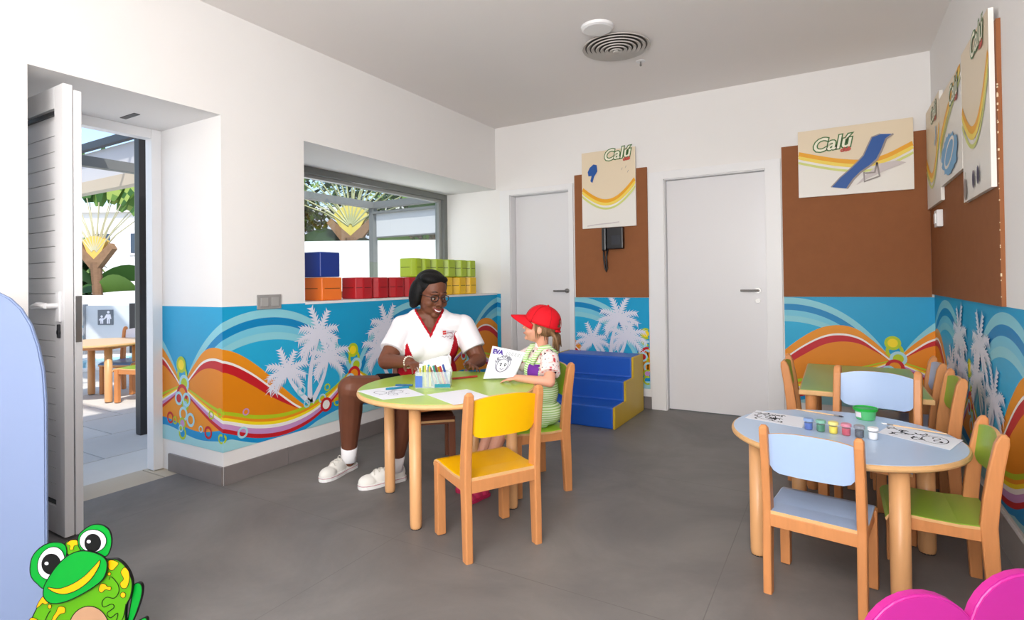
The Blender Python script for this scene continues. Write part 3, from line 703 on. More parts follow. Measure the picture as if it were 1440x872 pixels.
sheet('blank_sheet', 'blank white sheet on the green table behind the yellow chair', [(-1.385, 1.86), (-1.30, 2.05), (-1.53, 2.16), (-1.621, 1.971)], zt, 'sheets on the green table')
zb = TB+.0008
sheet('coloring_page', 'colouring page with black line drawing at the left of the blue table', [(-.352, 2.585), (-.128, 2.515), (-.118, 2.70), (-.325, 2.755)], zb, 'colouring pages on the blue table', lines=doodle_bold(2, .3))
sheet('coloring_page', 'colouring page with black line drawing on the blue table beside the white paint pot', [(.13, 2.575), (.333, 2.43), (.395, 2.60), (.185, 2.735)], zb, 'colouring pages on the blue table', lines=doodle_bold(9, .72))
def brush(label, p0, p1, z, body, tip):
    bm = BM(); p0, p1 = Vector((*p0, z+.004)), Vector((*p1, z+.004)); d = p1-p0
    tube(bm, [p0, p0+d*.3, p0+d*.8], [.0022, .0035, .0028], 8); o = obj('paintbrush', bm, body); tag(o, label, 'paintbrush', 'paintbrushes on the blue table')
    bm = BM(); tube(bm, [p0+d*.8, p0+d*.9], [.0032, .0032], 8); obj('ferrule', bm, METAL, o)
    bm = BM(); tube(bm, [p0+d*.9, p0+d*.95, p1], [.003, .0038, .0006], 8); obj('bristle', bm, tip, o)
BRW = mat('pale brush wood', (226, 190, 150), .4)
brush('thin wooden paintbrush behind the left colouring page', (-.17, 2.85), (.02, 2.786), TB, BRW, mat('dark bristle', (60, 60, 70), .7))
brush('thin wooden paintbrush behind the right colouring page', (.357, 2.66), (.15, 2.735), TB, BRW, mat('pale bristle', (225, 225, 225), .7))
jl = [('blue', (30, 84, 180)), ('dark green', (8, 122, 82)), ('yellow', (240, 220, 30)), ('crimson', (196, 24, 70)), ('navy black', (38, 46, 62)), ('white', (238, 240, 244))]
LIDC = clear_mat('clear pot', (232, 238, 244), .12)
for i, (nm, c) in enumerate(jl):
    x, y = -.105+.043*i, 2.508-.0086*i
    t = empty('paint_pot', (x, y, TB), -.2, 'small plastic pot of %s paint in the row on the blue table' % nm, 'paint pot', 'row of paint pots')
    bm = BM(); lathe(bm, [(.0125, .001), (.0145, .004), (.0148, .028)], seg=20); obj('paint', bm, mat(nm+' paint', c, .35), t)
    bm = BM(); lathe(bm, [(.0135, 0), (.0158, .003), (.0162, .031), (.0175, .034)], seg=20); obj('jar', bm, LIDC, t)
    lc = tuple(int(v*.45+235*.55) for v in c)
    bm = BM(); lathe(bm, [(.0178, .034), (.0185, .036), (.0182, .044), (.015, .046)], seg=20); obj('lid', bm, mat(nm+' lid', lc, .3), t)
    if i < 5: boxm('joining_strip', (.016, .027, -.004, .004, .031, .034), LIDC, t)
t = empty('paint_tub', (.099, 2.80, TB), 0, 'round green plastic tub with a bright green lid on the blue table', 'tub')
bm = BM(); lathe(bm, [(.032, 0), (.035, .004), (.041, .042)], seg=32); obj('tub', bm, mat('green tub', (92, 186, 120), .35), t)
bm = BM(); lathe(bm, [(.046, .040), (.047, .050), (.043, .051), (.041, .047)], seg=32); obj('lid', bm, mat('green lid', (30, 172, 60), .35), t)
bm = BM()
for k in range(5):
    a0, a1 = math.radians(205+k*8), math.radians(213+k*8); q = .0415
    bm.faces.new([bm.verts.new(((q-.004*(1-z/.035))*math.cos(a), (q-.004*(1-z/.035))*math.sin(a), z)) for a, z in ((a0, .012), (a1, .012), (a1, .034), (a0, .034))])
obj('sticker', bm, mat('sticker', (235, 225, 232), .4), t)

# felt-tip pens in a clear cup, lying pens
t = empty('pen_holder', (-1.715, 2.14, TG), math.radians(31), 'clear plastic box of coloured felt-tip pens on the green table', 'pen box')
bm = BM()
for dims in ((-.085, .085, -.033, .033, 0, .004), (-.085, .085, -.033, -.031, 0, .078), (-.085, .085, .031, .033, 0, .078), (-.085, -.083, -.033, .033, 0, .078), (.083, .085, -.033, .033, 0, .078)): box(bm, *dims)
obj('box', bm, CLEAR, t)
boxm('label', (-.084, -.05, -.0345, -.0335, .005, .06), mat('blue print', (70, 110, 190), .4), t); boxm('base_print', (.01, .084, -.0345, -.0335, .003, .02), mat('teal print', (20, 130, 150), .4), t)
pc = [(240, 222, 100), (150, 190, 90), (236, 232, 110), (190, 190, 190), (230, 226, 90), (60, 170, 190), (140, 90, 80), (70, 190, 170), (130, 70, 60), (236, 196, 20), (200, 60, 60), (60, 90, 180)]
pens = empty('felt_pen', kind=None); bpy.data.objects.remove(pens)
H0_ = Matrix.Translation(t.location) @ Matrix.Rotation(t.rotation_euler.z, 4, 'Z')
for i, c in enumerate(pc):
    x = -.062+.0118*i; y = -.018+.02*(i % 2); ln = .098+.006*((i*7) % 3); tl = 0 if i < 5 else -.022
    a, b = H0_ @ Vector((x-tl*.3, y, .006)), H0_ @ Vector((x+tl, y, ln))
    bm = BM(); tube(bm, [a, a.lerp(b, .68)], .0052, 8); nm = ['pale yellow', 'green', 'light yellow', 'grey', 'lemon', 'teal', 'brown', 'turquoise', 'maroon', 'golden yellow', 'red', 'blue'][i]
    o = obj('felt_pen', bm, mat('pen '+nm, c, .35)); tag(o, nm+' felt-tip pen standing in the clear box', 'pen', 'felt-tip pens in the box')
    bm = BM(); tube(bm, [a.lerp(b, .66), b], [.0058, .0048], 8); obj('cap', bm, mat('pen cap '+nm, tuple(int(v*.85) for v in c), .3), o)
def pen(label, p0, p1, c):
    bm = BM(); p0, p1 = Vector((*p0, TG+.007)), Vector((*p1, TG+.007)); tube(bm, [p0, p0.lerp(p1, .7)], .0055, 8); o = obj('felt_pen', bm, mat('pen '+label[:12], c, .35)); tag(o, label, 'pen')
    bm = BM(); tube(bm, [p0.lerp(p1, .68), p1], [.0062, .005], 8); obj('cap', bm, mat('pen '+label[:12], c, .35), o)
pen('teal felt-tip pen lying across the left sheet, nearest the table edge', (-1.80, 2.055), (-1.865, 1.965), (20, 120, 150))
pen('dark blue felt-tip pen lying behind the pen box', (-1.815, 2.10), (-1.89, 2.06), (30, 90, 130))
pen('red felt-tip pen lying towards the held drawing', (-1.745, 2.335), (-1.67, 2.455), (170, 50, 44))
# white paper bag standing behind the pens
bm = BM(); t0 = Vector((-1.775, 2.235, TG)); s1 = Vector((.862, .507, 0)); s2 = Vector((-.507, .862, 0)); random.seed(2)
rows = []
for j in range(7):
    z = j/6*.118; w_ = .062+.018*math.sin(j/6*2.4); th = .028-.018*j/6
    rows.append([bm.verts.new(t0+s1*(w_*math.cos(a)*(1+.12*math.sin(5*a+j)))+s2*(th*math.sin(a))+Vector((0, 0, z+(.022*math.cos(a)-.01*math.sin(6*a) if j == 6 else 0)))) for a in [2*PI*k/28 for k in range(28)]])
for a, b in zip(rows, rows[1:]):
    for k in range(28): bm.faces.new((a[k], a[(k+1) % 28], b[(k+1) % 28], b[k]))
bm.faces.new(rows[0][::-1]); bm.faces.new(rows[-1])
tag(obj('paper_bag', bm, mat('white paper bag', (244, 246, 250), .6), smooth=True), 'crumpled white paper bag standing behind the pens on the green table', 'bag')

# ------------------------------------------------------------ soft play steps
t = empty('soft_play_steps', (-1.39, 3.79, 0), 0, 'padded blue three-step play block with yellow side against the back wall', 'play steps')
SB, SY = mat('blue vinyl', (24, 88, 190), .38, .5, .06, 5, .12, 9), mat('yellow vinyl', (206, 172, 40), .4, .5, .05, 5, .1, 10)
prof = [(0, 0), (0, .158), (.243, .158), (.243, .308), (.432, .308), (.432, .467), (.685, .467), (.685, 0)]
bm = BM(); a = [bm.verts.new((-.012, y, z)) for y, z in prof]; b = [bm.verts.new((-.655, y, z)) for y, z in prof]
bm.faces.new(a); bm.faces.new(b[::-1])
for i in range(8): bm.faces.new((a[i], a[(i+1) % 8], b[(i+1) % 8], b[i]))
bmesh.ops.recalc_face_normals(bm, faces=bm.faces); bmesh.ops.bevel(bm, geom=list(bm.edges), offset=.012, segments=3, affect='EDGES', profile=.5)
obj('step_body', bm, SB, t, smooth=False)
for nm, x0, x1 in (('side_cover', -.014, .004), ('side_cover', -.671, -.653)):
    bm = BM(); prism(bm, [(y, z) for y, z in prof], x1-x0, lambda u, v, w_: Vector((x0+w_, u, v))); bmesh.ops.recalc_face_normals(bm, faces=bm.faces)
    bmesh.ops.bevel(bm, geom=list(bm.edges), offset=.004, segments=2, affect='EDGES'); obj(nm, bm, SY, t)

# ------------------------------------------------------------ soft blocks on the window sill
ZS = WZ0+.0125
def soft_block(label, x0, x1, y0, y1, z0, col, nm, group, notch=True, h=.155, rz=0):
    m = mat(nm+' foam vinyl', col, .38, .5, .05, 6, .08, 12)
    cx, cy = (x0+x1)/2, (y0+y1)/2; hx, hy = (x1-x0)/2, (y1-y0)/2
    t = empty('foam_block', (cx, cy, z0), rz, label, 'foam block', group)
    if notch:   # cross-shaped plug-together block: pairs of proud lobes with a recess between
        pts = [(-hx, -hy), (hx*.62, -hy), (hx, -hy*.72), (hx, -hy*.22), (hx*.62, 0), (hx, hy*.22), (hx, hy*.72), (hx*.62, hy), (-hx, hy)]
    else: pts = [(-hx, -hy), (hx, -hy), (hx, hy), (-hx, hy)]
    bm = BM(); prism(bm, pts, h-.001, lambda u, v, w_: Vector((u, v, w_))); bmesh.ops.recalc_face_normals(bm, faces=bm.faces)
    bmesh.ops.bevel(bm, geom=list(bm.edges), offset=.008, segments=3, affect='EDGES', profile=.5); obj('block', bm, m, t)
    bm = BM(); e = .0012
    for i in range(len(pts)-1 if notch else 4):
        p, q = pts[i], pts[(i+1) % len(pts)]; d = Vector((q[0]-p[0], q[1]-p[1], 0)); n_ = Vector((d.y, -d.x, 0)).normalized()*e; 
        if d.length < .05: continue
        a_, b_ = Vector((*p, 0))+d*.12+n_, Vector((*q, 0))-d*.12+n_
        bm.faces.new([bm.verts.new(v) for v in (a_+Vector((0, 0, h*.5)), b_+Vector((0, 0, h*.5)), b_+Vector((0, 0, h*.5+.005)), a_+Vector((0, 0, h*.5+.005)))])
    if nm != 'blue': obj('zip', bm, mat('zip '+nm, tuple(int(v*.5) for v in col), .6), t)
    else: bm.free()
    return t
gb = 'foam blocks on the window sill'
soft_block('orange foam block at the left end of the window sill', -3.28, -2.93, 2.50, 2.672, ZS, (238, 118, 34), 'orange', gb, notch=False)
soft_block('dark blue foam block stacked on the orange one', -3.27, -2.93, 2.487, 2.655, ZS+.157, (16, 52, 140), 'blue', gb, notch=False, h=.168)
soft_block('red foam block on the window sill, left of two', -3.10, -2.93, 2.822, 3.163, ZS, (176, 16, 28), 'red', gb)
soft_block('red foam block on the window sill, right of two, behind the woman', -3.10, -2.93, 3.168, 3.50, ZS, (176, 16, 28), 'red', gb)
soft_block('yellow foam block on the sill directly behind the woman\'s head', -3.10, -2.93, 3.55, 3.99, ZS, (236, 190, 10), 'yellow', gb)
soft_block('yellow foam block at the right end of the window sill', -3.24, -2.93, 4.0, 4.36, ZS, (236, 190, 10), 'yellow', gb)
soft_block('lime green foam block on top, left of three', -3.08, -2.93, 3.42, 3.665, ZS+.157, (166, 192, 36), 'lime', gb)
soft_block('lime green foam block on top, middle of three', -3.24, -2.93, 3.67, 4.03, ZS+.157, (166, 192, 36), 'lime', gb)
soft_block('lime green foam block on top, right of three', -3.24, -2.93, 4.036, 4.345, ZS+.157, (166, 192, 36), 'lime', gb)

# ------------------------------------------------------------ foreground cut-outs (free standing painted boards)
RT, FWD = Vector((.862, .507, 0)), Vector((-.507, .862, 0))
def smooth_closed(p, n=6):
    out = []; k = len(p)
    for i in range(k):
        a, b, c, d = p[i-1], p[i], p[(i+1) % k], p[(i+2) % k]
        for j in range(n):
            t = j/n; out.append(tuple(.5*((2*b[q])+(-a[q]+c[q])*t+(2*a[q]-5*b[q]+4*c[q]-d[q])*t*t+(-a[q]+3*b[q]-3*c[q]+d[q])*t**3) for q in (0, 1)))
    return out
FG, FL_, FYL, FK, FWH, FTAN = mat('frog green', (0, 158, 48), .35), mat('frog lime', (88, 164, 14), .35), mat('frog yellow', (252, 178, 8), .35), mat('frog black', (10, 12, 12), .4), mat('frog white', (236, 232, 238), .35), mat('bare wood', (186, 144, 112), .5, .3, .15, 8, stretch=(1, 1, .2))
S_ = 3.958e-4
org = FWD*1.655 + RT*(-1.268)
t = tag(empty('frog_cutout', (org.x, org.y, 0)), 'painted green wooden frog cut-out with yellow spots at the lower left', 'cut-out figure')
def ffn(base):
    return lambda X, Y, w=0: RT*((X-512)*S_)+Vector((0, 0, .081+(872-Y)*S_))-FWD*(base+w*.0006)
def fpart(name, pts, m, base, th, outline=7, smooth=True):
    pts = smooth_closed(pts) if smooth else pts
    f = ffn(base); bm = BM(); n = len(pts)
    prism(bm, pts, 1, lambda X, Y, w: RT*((X-512)*S_)+Vector((0, 0, .081+(872-Y)*S_))-FWD*(base+w*th), 0, 1)
    if outline:
        g = ffn(base+th+.0003); ribbon(bm, pts+pts[:2], outline, g, 1)
    return obj(name, bm, [m, FK], t)
fpart('hind_leg', [(790, 900), (820, 740), (845, 600), (885, 580), (906, 615), (898, 690), (862, 800), (830, 880), (880, 860), (925, 838), (942, 862), (925, 930), (930, 1000), (915, 1066), (760, 1068)], FG, 0, .010)
bo = fpart('body', [(300, 600), (205, 640), (140, 740), (85, 860), (62, 960), (75, 1060), (300, 1072), (760, 1070), (808, 960), (800, 870), (803, 740), (838, 660), (850, 560), (820, 470), (760, 402), (690, 385), (500, 420)], FL_, .011, .010)
fpart('belly', ell(530, 905, 152, 176, 40), FTAN, .0215, .001, 6, False)
for i, pts in enumerate(([(672, 405), (700, 388), (752, 410), (735, 440), (705, 466), (678, 450)], [(800, 445), (830, 480), (832, 540), (812, 595), (776, 596), (765, 562), (790, 530), (770, 480)], ell(683, 492, 13, 13, 14), ell(785, 650, 20, 21, 14),
        [(604, 610), (618, 568), (650, 566), (668, 584), (694, 588), (690, 614), (655, 608), (624, 630)], [(205, 642), (238, 690), (205, 712), (185, 702), (165, 722), (138, 736), (165, 680)], ell(238, 728, 14, 16, 14),
        [(300, 738), (322, 728), (352, 740), (350, 775), (318, 785), (290, 815), (270, 852), (250, 842), (266, 800), (286, 770)], [(95, 812), (146, 825), (138, 880), (76, 905), (74, 870)])):
    fpart('spot', pts, FYL, .0215, .0008, 4, len(pts) < 13)
bm = BM(); g = ffn(.0222)
def sm(p): 
    q = smooth_closed(p, 5); return q[:-5]
for pts in ([(680, 535), (740, 560), (755, 620), (720, 672), (662, 665), (628, 700), (640, 738), (700, 716), (716, 742), (664, 785), (690, 818), (742, 784), (736, 830), (700, 900)], [(246, 765), (212, 810), (198, 872), (205, 940)], [(803, 720), (790, 800), (760, 880), (750, 940)], [(310, 880), (320, 850), (350, 842), (362, 870), (340, 900)]): ribbon(bm, sm(pts), 6, g)
obj('painted_line', bm, FK, t, normals=False)
fpart('forehead', [(360, 262), (400, 235), (450, 232), (480, 290), (460, 330), (380, 345)], FL_, .0215, .002)
fpart('spot', [(372, 262), (402, 236), (446, 236), (456, 268), (428, 278), (418, 306), (394, 304), (396, 276)], FYL, .0238, .0008, 4)
fpart('eye_rim', [(100, 430), (120, 350), (180, 284), (260, 250), (342, 256), (372, 300), (360, 380), (300, 470), (210, 586), (150, 552), (108, 500)], FG, .0215, .004)
fpart('eye_rim', [(458, 215), (500, 160), (570, 122), (640, 126), (690, 165), (708, 230), (700, 300), (668, 356), (600, 340), (480, 310)], FG, .0215, .004)
for (cx, cy, rx, ry, ro), (px, py, qx, qy), (gx, gy) in (((260, 400, 96, 124, .42), (262, 407, 72, 78), (231, 400)), ((572, 240, 100, 84, 0), (572, 254, 62, 68), (545, 242))):
    e = fpart('eye', ell(cx, cy, rx, ry, 36, ro), FWH, .0262, .001, 5, False)
    for nm, a_, m_, b_ in (('pupil', (px, py, qx, qy, 32), FK, .0276), ('glint', (gx, gy, 15, 13, 16), FWH, .0288)):
        p_ = fpart(nm, ell(*a_), m_, b_, .0006, 0, False); p_.parent = e
fpart('snout', [(210, 600), (228, 540), (300, 430), (390, 345), (490, 308), (600, 325), (672, 372), (682, 440), (650, 520), (560, 590), (440, 655), (340, 690), (260, 690), (216, 650)], FG, .0262, .005)
fpart('mouth', [(248, 572), (330, 582), (430, 548), (520, 490), (590, 420), (634, 376), (622, 430), (562, 520), (470, 590), (380, 622), (310, 615), (264, 592)], FYL, .0315, .0008, 5)
bm = BM(); box(bm, -.12, .12, .0, .10, 0, .012, M4=Matrix(((RT.x, FWD.x, 0, 0), (RT.y, FWD.y, 0, 0), (0, 0, 1, 0), (0, 0, 0, 1)))); obj('base', bm, FG, t)

# pale blue rounded partition
org = FWD*1.74
t = tag(empty('partition_board', (org.x-1.9*RT.x, org.y-1.9*RT.y, 0)), 'tall pale blue play partition with rounded top at the left edge', 'partition')
def ppx(x, y): return ((x-720)/774.22*1.74+1.9, 1.08-(y-388-.0128*(720-x))/774.22*1.74)
out = [ppx(*p) for p in ((62, 560), (59, 515), (52, 480), (42, 450), (28, 427), (12, 412), (-8, 402), (-40, 396))]
out = [(ppx(62, 600)[0], .0)]+out+[(-.0, out[-1][1]-.01), (-.12, 1.02), (-.2, .9), (-.24, .75), (-.24, 0)]
bm = BM(); prism(bm, out, .014, lambda u, v, w_: RT*u+Vector((0, 0, v))+FWD*w_); bmesh.ops.recalc_face_normals(bm, faces=bm.faces)
bmesh.ops.bevel(bm, geom=[e for e in bm.edges if len(e.link_faces) == 2 and any(len(f.verts) > 4 for f in e.link_faces)], offset=.004, segments=2, affect='EDGES')
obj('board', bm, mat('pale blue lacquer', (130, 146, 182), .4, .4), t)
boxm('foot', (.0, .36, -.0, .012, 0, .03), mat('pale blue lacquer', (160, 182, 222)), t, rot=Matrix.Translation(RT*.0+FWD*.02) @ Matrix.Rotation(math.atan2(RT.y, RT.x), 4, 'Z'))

# magenta flower board on a post, lower right
mg = mat('magenta lacquer', (182, 36, 132), .4, .4)
org = FWD*.95+RT*.80
t = tag(empty('flower_board', (org.x, org.y, 0)), 'magenta flower-shaped board with rounded petals at the lower right edge', 'flower board')
def fpx(x, y): return ((x-720)/774.22*.95-.80, 1.08-(y-388+.0128*(x-720))/774.22*.95)
pet = []; c0 = fpx(1387, 1026)
for k in range(6):
    a = math.radians(60*k+10.4); rd, rp = .187, .104; cx, cz = c0[0]+rd*math.cos(a), c0[1]+rd*math.sin(a)
    h = rd*math.sin(math.radians(30)); yy = math.sqrt(rp*rp-h*h); vx = rd*math.cos(math.radians(30))+yy      # valley radius
    be = math.atan2(vx*math.sin(math.radians(30)), vx*math.cos(math.radians(30))-rd)
    for j in range(16): b = a-be+2*be*j/16; pet.append((cx+rp*math.cos(b), cz+rp*math.sin(b)))
bm = BM(); prism(bm, pet, .022, lambda u, v, w_: RT*u+Vector((0, 0, v))+FWD*w_); bmesh.ops.recalc_face_normals(bm, faces=bm.faces)
bmesh.ops.bevel(bm, geom=[e for e in bm.edges if any(len(f.verts) > 4 for f in e.link_faces)], offset=.004, segments=3, affect='EDGES')
obj('petals', bm, mg, t)
bm = BM(); tube(bm, [(c0[0]*RT.x, c0[0]*RT.y, .01)+FWD*.03 if False else RT*c0[0]+FWD*.034+Vector((0, 0, .01)), RT*c0[0]+FWD*.034+Vector((0, 0, c0[1]))], .014, 12); obj('post', bm, mg, t)
bm = BM(); lathe(bm, [(.13, 0), (.13, .008), (.12, .014)], RT*c0[0]+FWD*.034, 32); obj('base', bm, mg, t)

# ------------------------------------------------------------ terrace outside
CON = mat('sunlit concrete', (206, 200, 190), .8, .2, .05, 2)
TS = [mat('terrace slab %s' % n, c, .75, .2, .06, 5, .05, 60) for n, c in (('a', (212, 208, 200)), ('b', (204, 200, 193)), ('c', (216, 211, 202)))]
TB_ = mat('terrace beige slab', (196, 184, 164), .75, .2, .06, 5)
pv = boxm('terrace', (-30, -3.28, -12, 30, -.2, -.022), CON, kind='structure')
xs = [-3.285, -3.545, -3.99]; x = -3.99
while x > -6.6: x -= .62; xs.append(x)
for i in range(len(xs)-1):
    y = -.35+(.31 if i % 2 else 0)+.06
    while y < 4.9:
        mm = TB_ if i == 0 else random.choice(TS); y2 = y+.66
        bm = BM(); box(bm, xs[i+1]+.004, xs[i]-.004, y+.004, y2-.004, -.04, -.003-random.random()*.003, bev=.002); obj('slab', bm, mm, pv); y = y2
E1, E2 = Vector((.862, .507, 0)), Vector((-.507, .862, 0))
def slabwall(name, p0, length, z0, z1, th, m, label=None, cat=None, kind='structure', parent=None):
    p0 = Vector((*p0, 0)); M_ = Matrix(((E1.x, E2.x, 0, p0.x), (E1.y, E2.y, 0, p0.y), (0, 0, 1, 0), (0, 0, 0, 1)))
    bm = BM(); box(bm, 0, length, 0, th, z0, z1, M4=M_); o = obj(name, bm, m, parent)
    if label: tag(o, label, cat)
    elif kind and not parent: o['kind'] = kind
    return o
WO = mat('outdoor white render', (232, 232, 230), .85, .1, .02, 3)
slabwall('garden_wall', (-13.2, 3.15), 3.9, -.02, .93, .2, WO)
slabwall('parapet_wall', (-9.85, 6.95), 4.6, -.02, 1.93, .25, WO)
# pool strip
t = tag(empty('swimming_pool', (-8.9, 3.35, -.02)), 'narrow turquoise strip of pool water beyond the terrace', 'pool')
WAT = mat('pool water', (70, 178, 200), .08, .5, .08, 6, .2, 18)
bm = BM(); box(bm, -.65, .45, -3, 3, .0, .012); obj('water', bm, WAT, t)
bm = BM(); box(bm, -.75, -.65, -3.1, 3.1, 0, .04, bev=.004); box(bm, .45, .55, -3.1, 3.1, 0, .04, bev=.004); obj('coping', bm, WO, t)
# sign cabinet and dispenser
M_ = Matrix(((E1.x, E2.x, 0, -10.52), (E1.y, E2.y, 0, 4.20), (0, 0, 1, 0), (0, 0, 0, 1)))
t = empty('sign_board', (0, 0, 0)); t.matrix_world = M_; tag(t, 'white outdoor panel between dark posts with a grey parent and child pictogram', 'sign')
boxm('panel', (0, .72, -.0, .03, .1, .77), mat('panel grey white', (206, 210, 214), .6), t)
boxm('post', (-.035, .0, -.02, .05, -.02, .79), mat('grey post', (140, 142, 146), .5), t); boxm('post', (.72, .80, -.02, .05, -.02, .80), DARK, t)
sg = boxm('pictogram_plate', (.20, .45, -.012, .0, .455, .70), mat('sign grey', (112, 116, 122), .5), t, bev=.004)
bm = BM(); g = lambda u, v, w=0: Vector((.20+u*.25, -.0135-.0004*w, .455+v*.245))
fillp(bm, ell(.70, .84, .09, .09, 16), g, 0, 0)
fillp(bm, [(.56, .70), (.84, .70), (.9, .4), (.82, .38), (.80, .52), (.80, .08), (.71, .08), (.71, .36), (.69, .36), (.69, .08), (.60, .08), (.60, .5), (.44, .36), (.42, .44)], g, 0, 0)
fillp(bm, ell(.27, .56, .08, .08, 16), g, 0, 0)
fillp(bm, [(.17, .45), (.36, .45), (.42, .42), (.44, .36), (.37, .34), (.36, .08), (.29, .08), (.28, .26), (.26, .26), (.25, .08), (.18, .08), (.17, .34), (.1, .28), (.08, .34)], g, 0, 0)
obj('pictogram', bm, FWH, sg, normals=False)
t = tag(empty('soap_dispenser', (-10.43, 4.06, .43)), 'blue and white dispenser bottle hanging beside the outdoor panel', 'dispenser')
bm = BM(); lathe(bm, [(.04, -.2), (.062, -.17), (.062, .02), (.04, .05), (.02, .07)], seg=20); obj('bottle', bm, mat('dispenser blue', (30, 150, 180), .4), t)
bm = BM(); lathe(bm, [(.0635, -.13), (.0635, -.01)], seg=20); obj('label', bm, FWH, t)
bm = BM(); tube(bm, [(0, 0, .06), (0, 0, .22), (-.1, .06, .24)], .014, 8); ball(bm, (-.04, 0, .22), .05); obj('bracket', bm, DARK, t)
# pergola over the terrace, dark post by the door
t = tag(empty('pergola', (-4.40, 2.11, 0)), 'dark metal pergola with glass roof bars and white fascia beyond the open door', 'pergola')
boxm('post', (-.032, .032, -.032, .032, -.02, 2.42), DARK, t, bev=.003)
boxm('post_trim', (-.05, -.033, -.025, .03, .0, 2.42), mat('grey green metal', (120, 122, 112), .4), t)
for i in range(7):
    xx = -.4-.85*i; boxm('roof_bar', (xx-.03, xx+.03, -3.4, 1.2, 2.62, 2.70), DARK, t) if False else None
FA = mat('fascia board', (208, 208, 212), .7); FB = mat('beige beam', (206, 192, 172), .7)
boxm('fascia', (-5.4, -.3, 1.35, 1.43, 2.48, 2.86), FA, t); boxm('lower_beam', (-5.4, -.3, 1.33, 1.45, 2.33, 2.479), FB, t)
for yy, hh in ((1.30, .05), (.55, .04), (-.2, .05), (-1.0, .04), (-1.8, .05)): boxm('roof_bar', (-5.4, .8, yy-.035, yy+.035, 2.87, 2.87+hh+.04), DARK, t)
for xx in (-4.6, -2.9, -1.2): boxm('roof_bar', (xx-.02, xx+.02, -2.2, 1.3, 2.93, 2.96), DARK, t)
boxm('roof_shade', (-5.4, .8, -.2, .5, 2.90, 2.905), mat('grey awning', (150, 150, 152), .8), t)
# second frame seen through the window
t = tag(empty('terrace_frame', (-6.87, 6.97, 0)), 'grey metal terrace frame with white roller blind seen through the window', 'frame')
boxm('post', (-.05, .05, -.05, .05, -.02, 2.40), ALU, t, bev=.004)
boxm('beam', (-.05, .05, -4.4, .06, 2.36, 2.47), ALU, t, bev=.004); boxm('beam', (.05, 3.1, -.05, .05, 2.36, 2.47), ALU, t, bev=.004); boxm('beam', (.05, 3.1, -.06, .04, 2.26, 2.30), ALU, t)
boxm('roller_blind', (.09, 2.6, -.012, -.004, 1.86, 2.27), mat('blind white', (216, 216, 216), .8), t)
bm = BM(); tube(bm, [(.09, -.008, 1.86), (2.6, -.008, 1.86)], .014, 8); obj('blind_bar', bm, ALU, t)
# outdoor children's table and chairs
OW = mat('outdoor orange beech', (206, 134, 78), .5, .3, .1, 10)
round_table("outdoor children's table with orange wooden legs on the terrace", (-6.16, 2.57), .42, .545, .30, math.radians(-10), mat('pale wood top', (226, 190, 152), .4), .032, name='round_table')
chair("outdoor children's chair with blue seat and white back behind the terrace table", (-6.27, 2.86, 0), face(.45, -.89), lam('outdoor blue', (112, 150, 206)), 1.0, wood=OW)
for c_ in C.objects[-1].parent.children if C.objects[-1].parent else []:
    if c_.name.startswith('backrest'): c_.data.materials[0] = FWH; c_['label'] = 'white backrest'
chair("outdoor children's chair with green back at the right of the terrace table", (-5.70, 2.74, 0), face(-.85, -.35), GRN2, 1.0, wood=OW)
# neighbouring buildings
def house(label, p0, ln, dp, h, m, wins, roof=False):
    t = empty('building'); t.matrix_world = Matrix(((E1.x, E2.x, 0, p0[0]), (E1.y, E2.y, 0, p0[1]), (0, 0, 1, -.02), (0, 0, 0, 1))); tag(t, label, 'building')
    boxm('wall', (0, ln, 0, dp, 0, h), m, t); boxm('cornice', (-.1, ln+.1, -.1, dp+.1, h, h+.15), WO, t)
    for (x0, x1, z0, z1) in wins:
        f_ = boxm('window', (x0, x1, -.03, .02, z0, z1), FWH, t)
        n = 2
        for k in range(n): boxm('pane', (x0+.04+(x1-x0-.04)*k/n, x0+(x1-x0-.04)*(k+1)/n, -.04, -.028, z0+.05, z1-.05), mat('dark glass', (60, 78, 100), .1, .6), f_)
    return t
house('white building with a dark window behind the garden wall, seen through the window', (-14.9, 10.9), 6.5, 5, 3.3, mat('bluish white render', (206, 214, 228), .85), [(3.95, 4.9, 2.28, 2.72), (1.9, 2.6, 2.2, 2.8)])
house('white building behind the traveller palm, seen through the open door', (-18.4, 5.6), 4.6, 5, 3.0, WO, [(2.2, 2.75, 1.9, 2.5), (3.2, 3.75, 1.9, 2.5)])
bm = BM()
for k in range(34): x_ = k*.055; box(bm, x_, x_+.045, random.uniform(0, .03), .05, 0, 2.65+random.uniform(-.06, .06))
o = obj('reed_screen', bm, mat('reed screen', (124, 104, 84), .8, .2, .3, 10), kind=None); o.matrix_world = Matrix(((E1.x, E2.x, 0, -9.9), (E1.y, E2.y, 0, 10.1), (0, 0, 1, -.02), (0, 0, 0, 1)))
tag(o, 'brown reed screen behind the parapet wall under the white blind', 'screen')
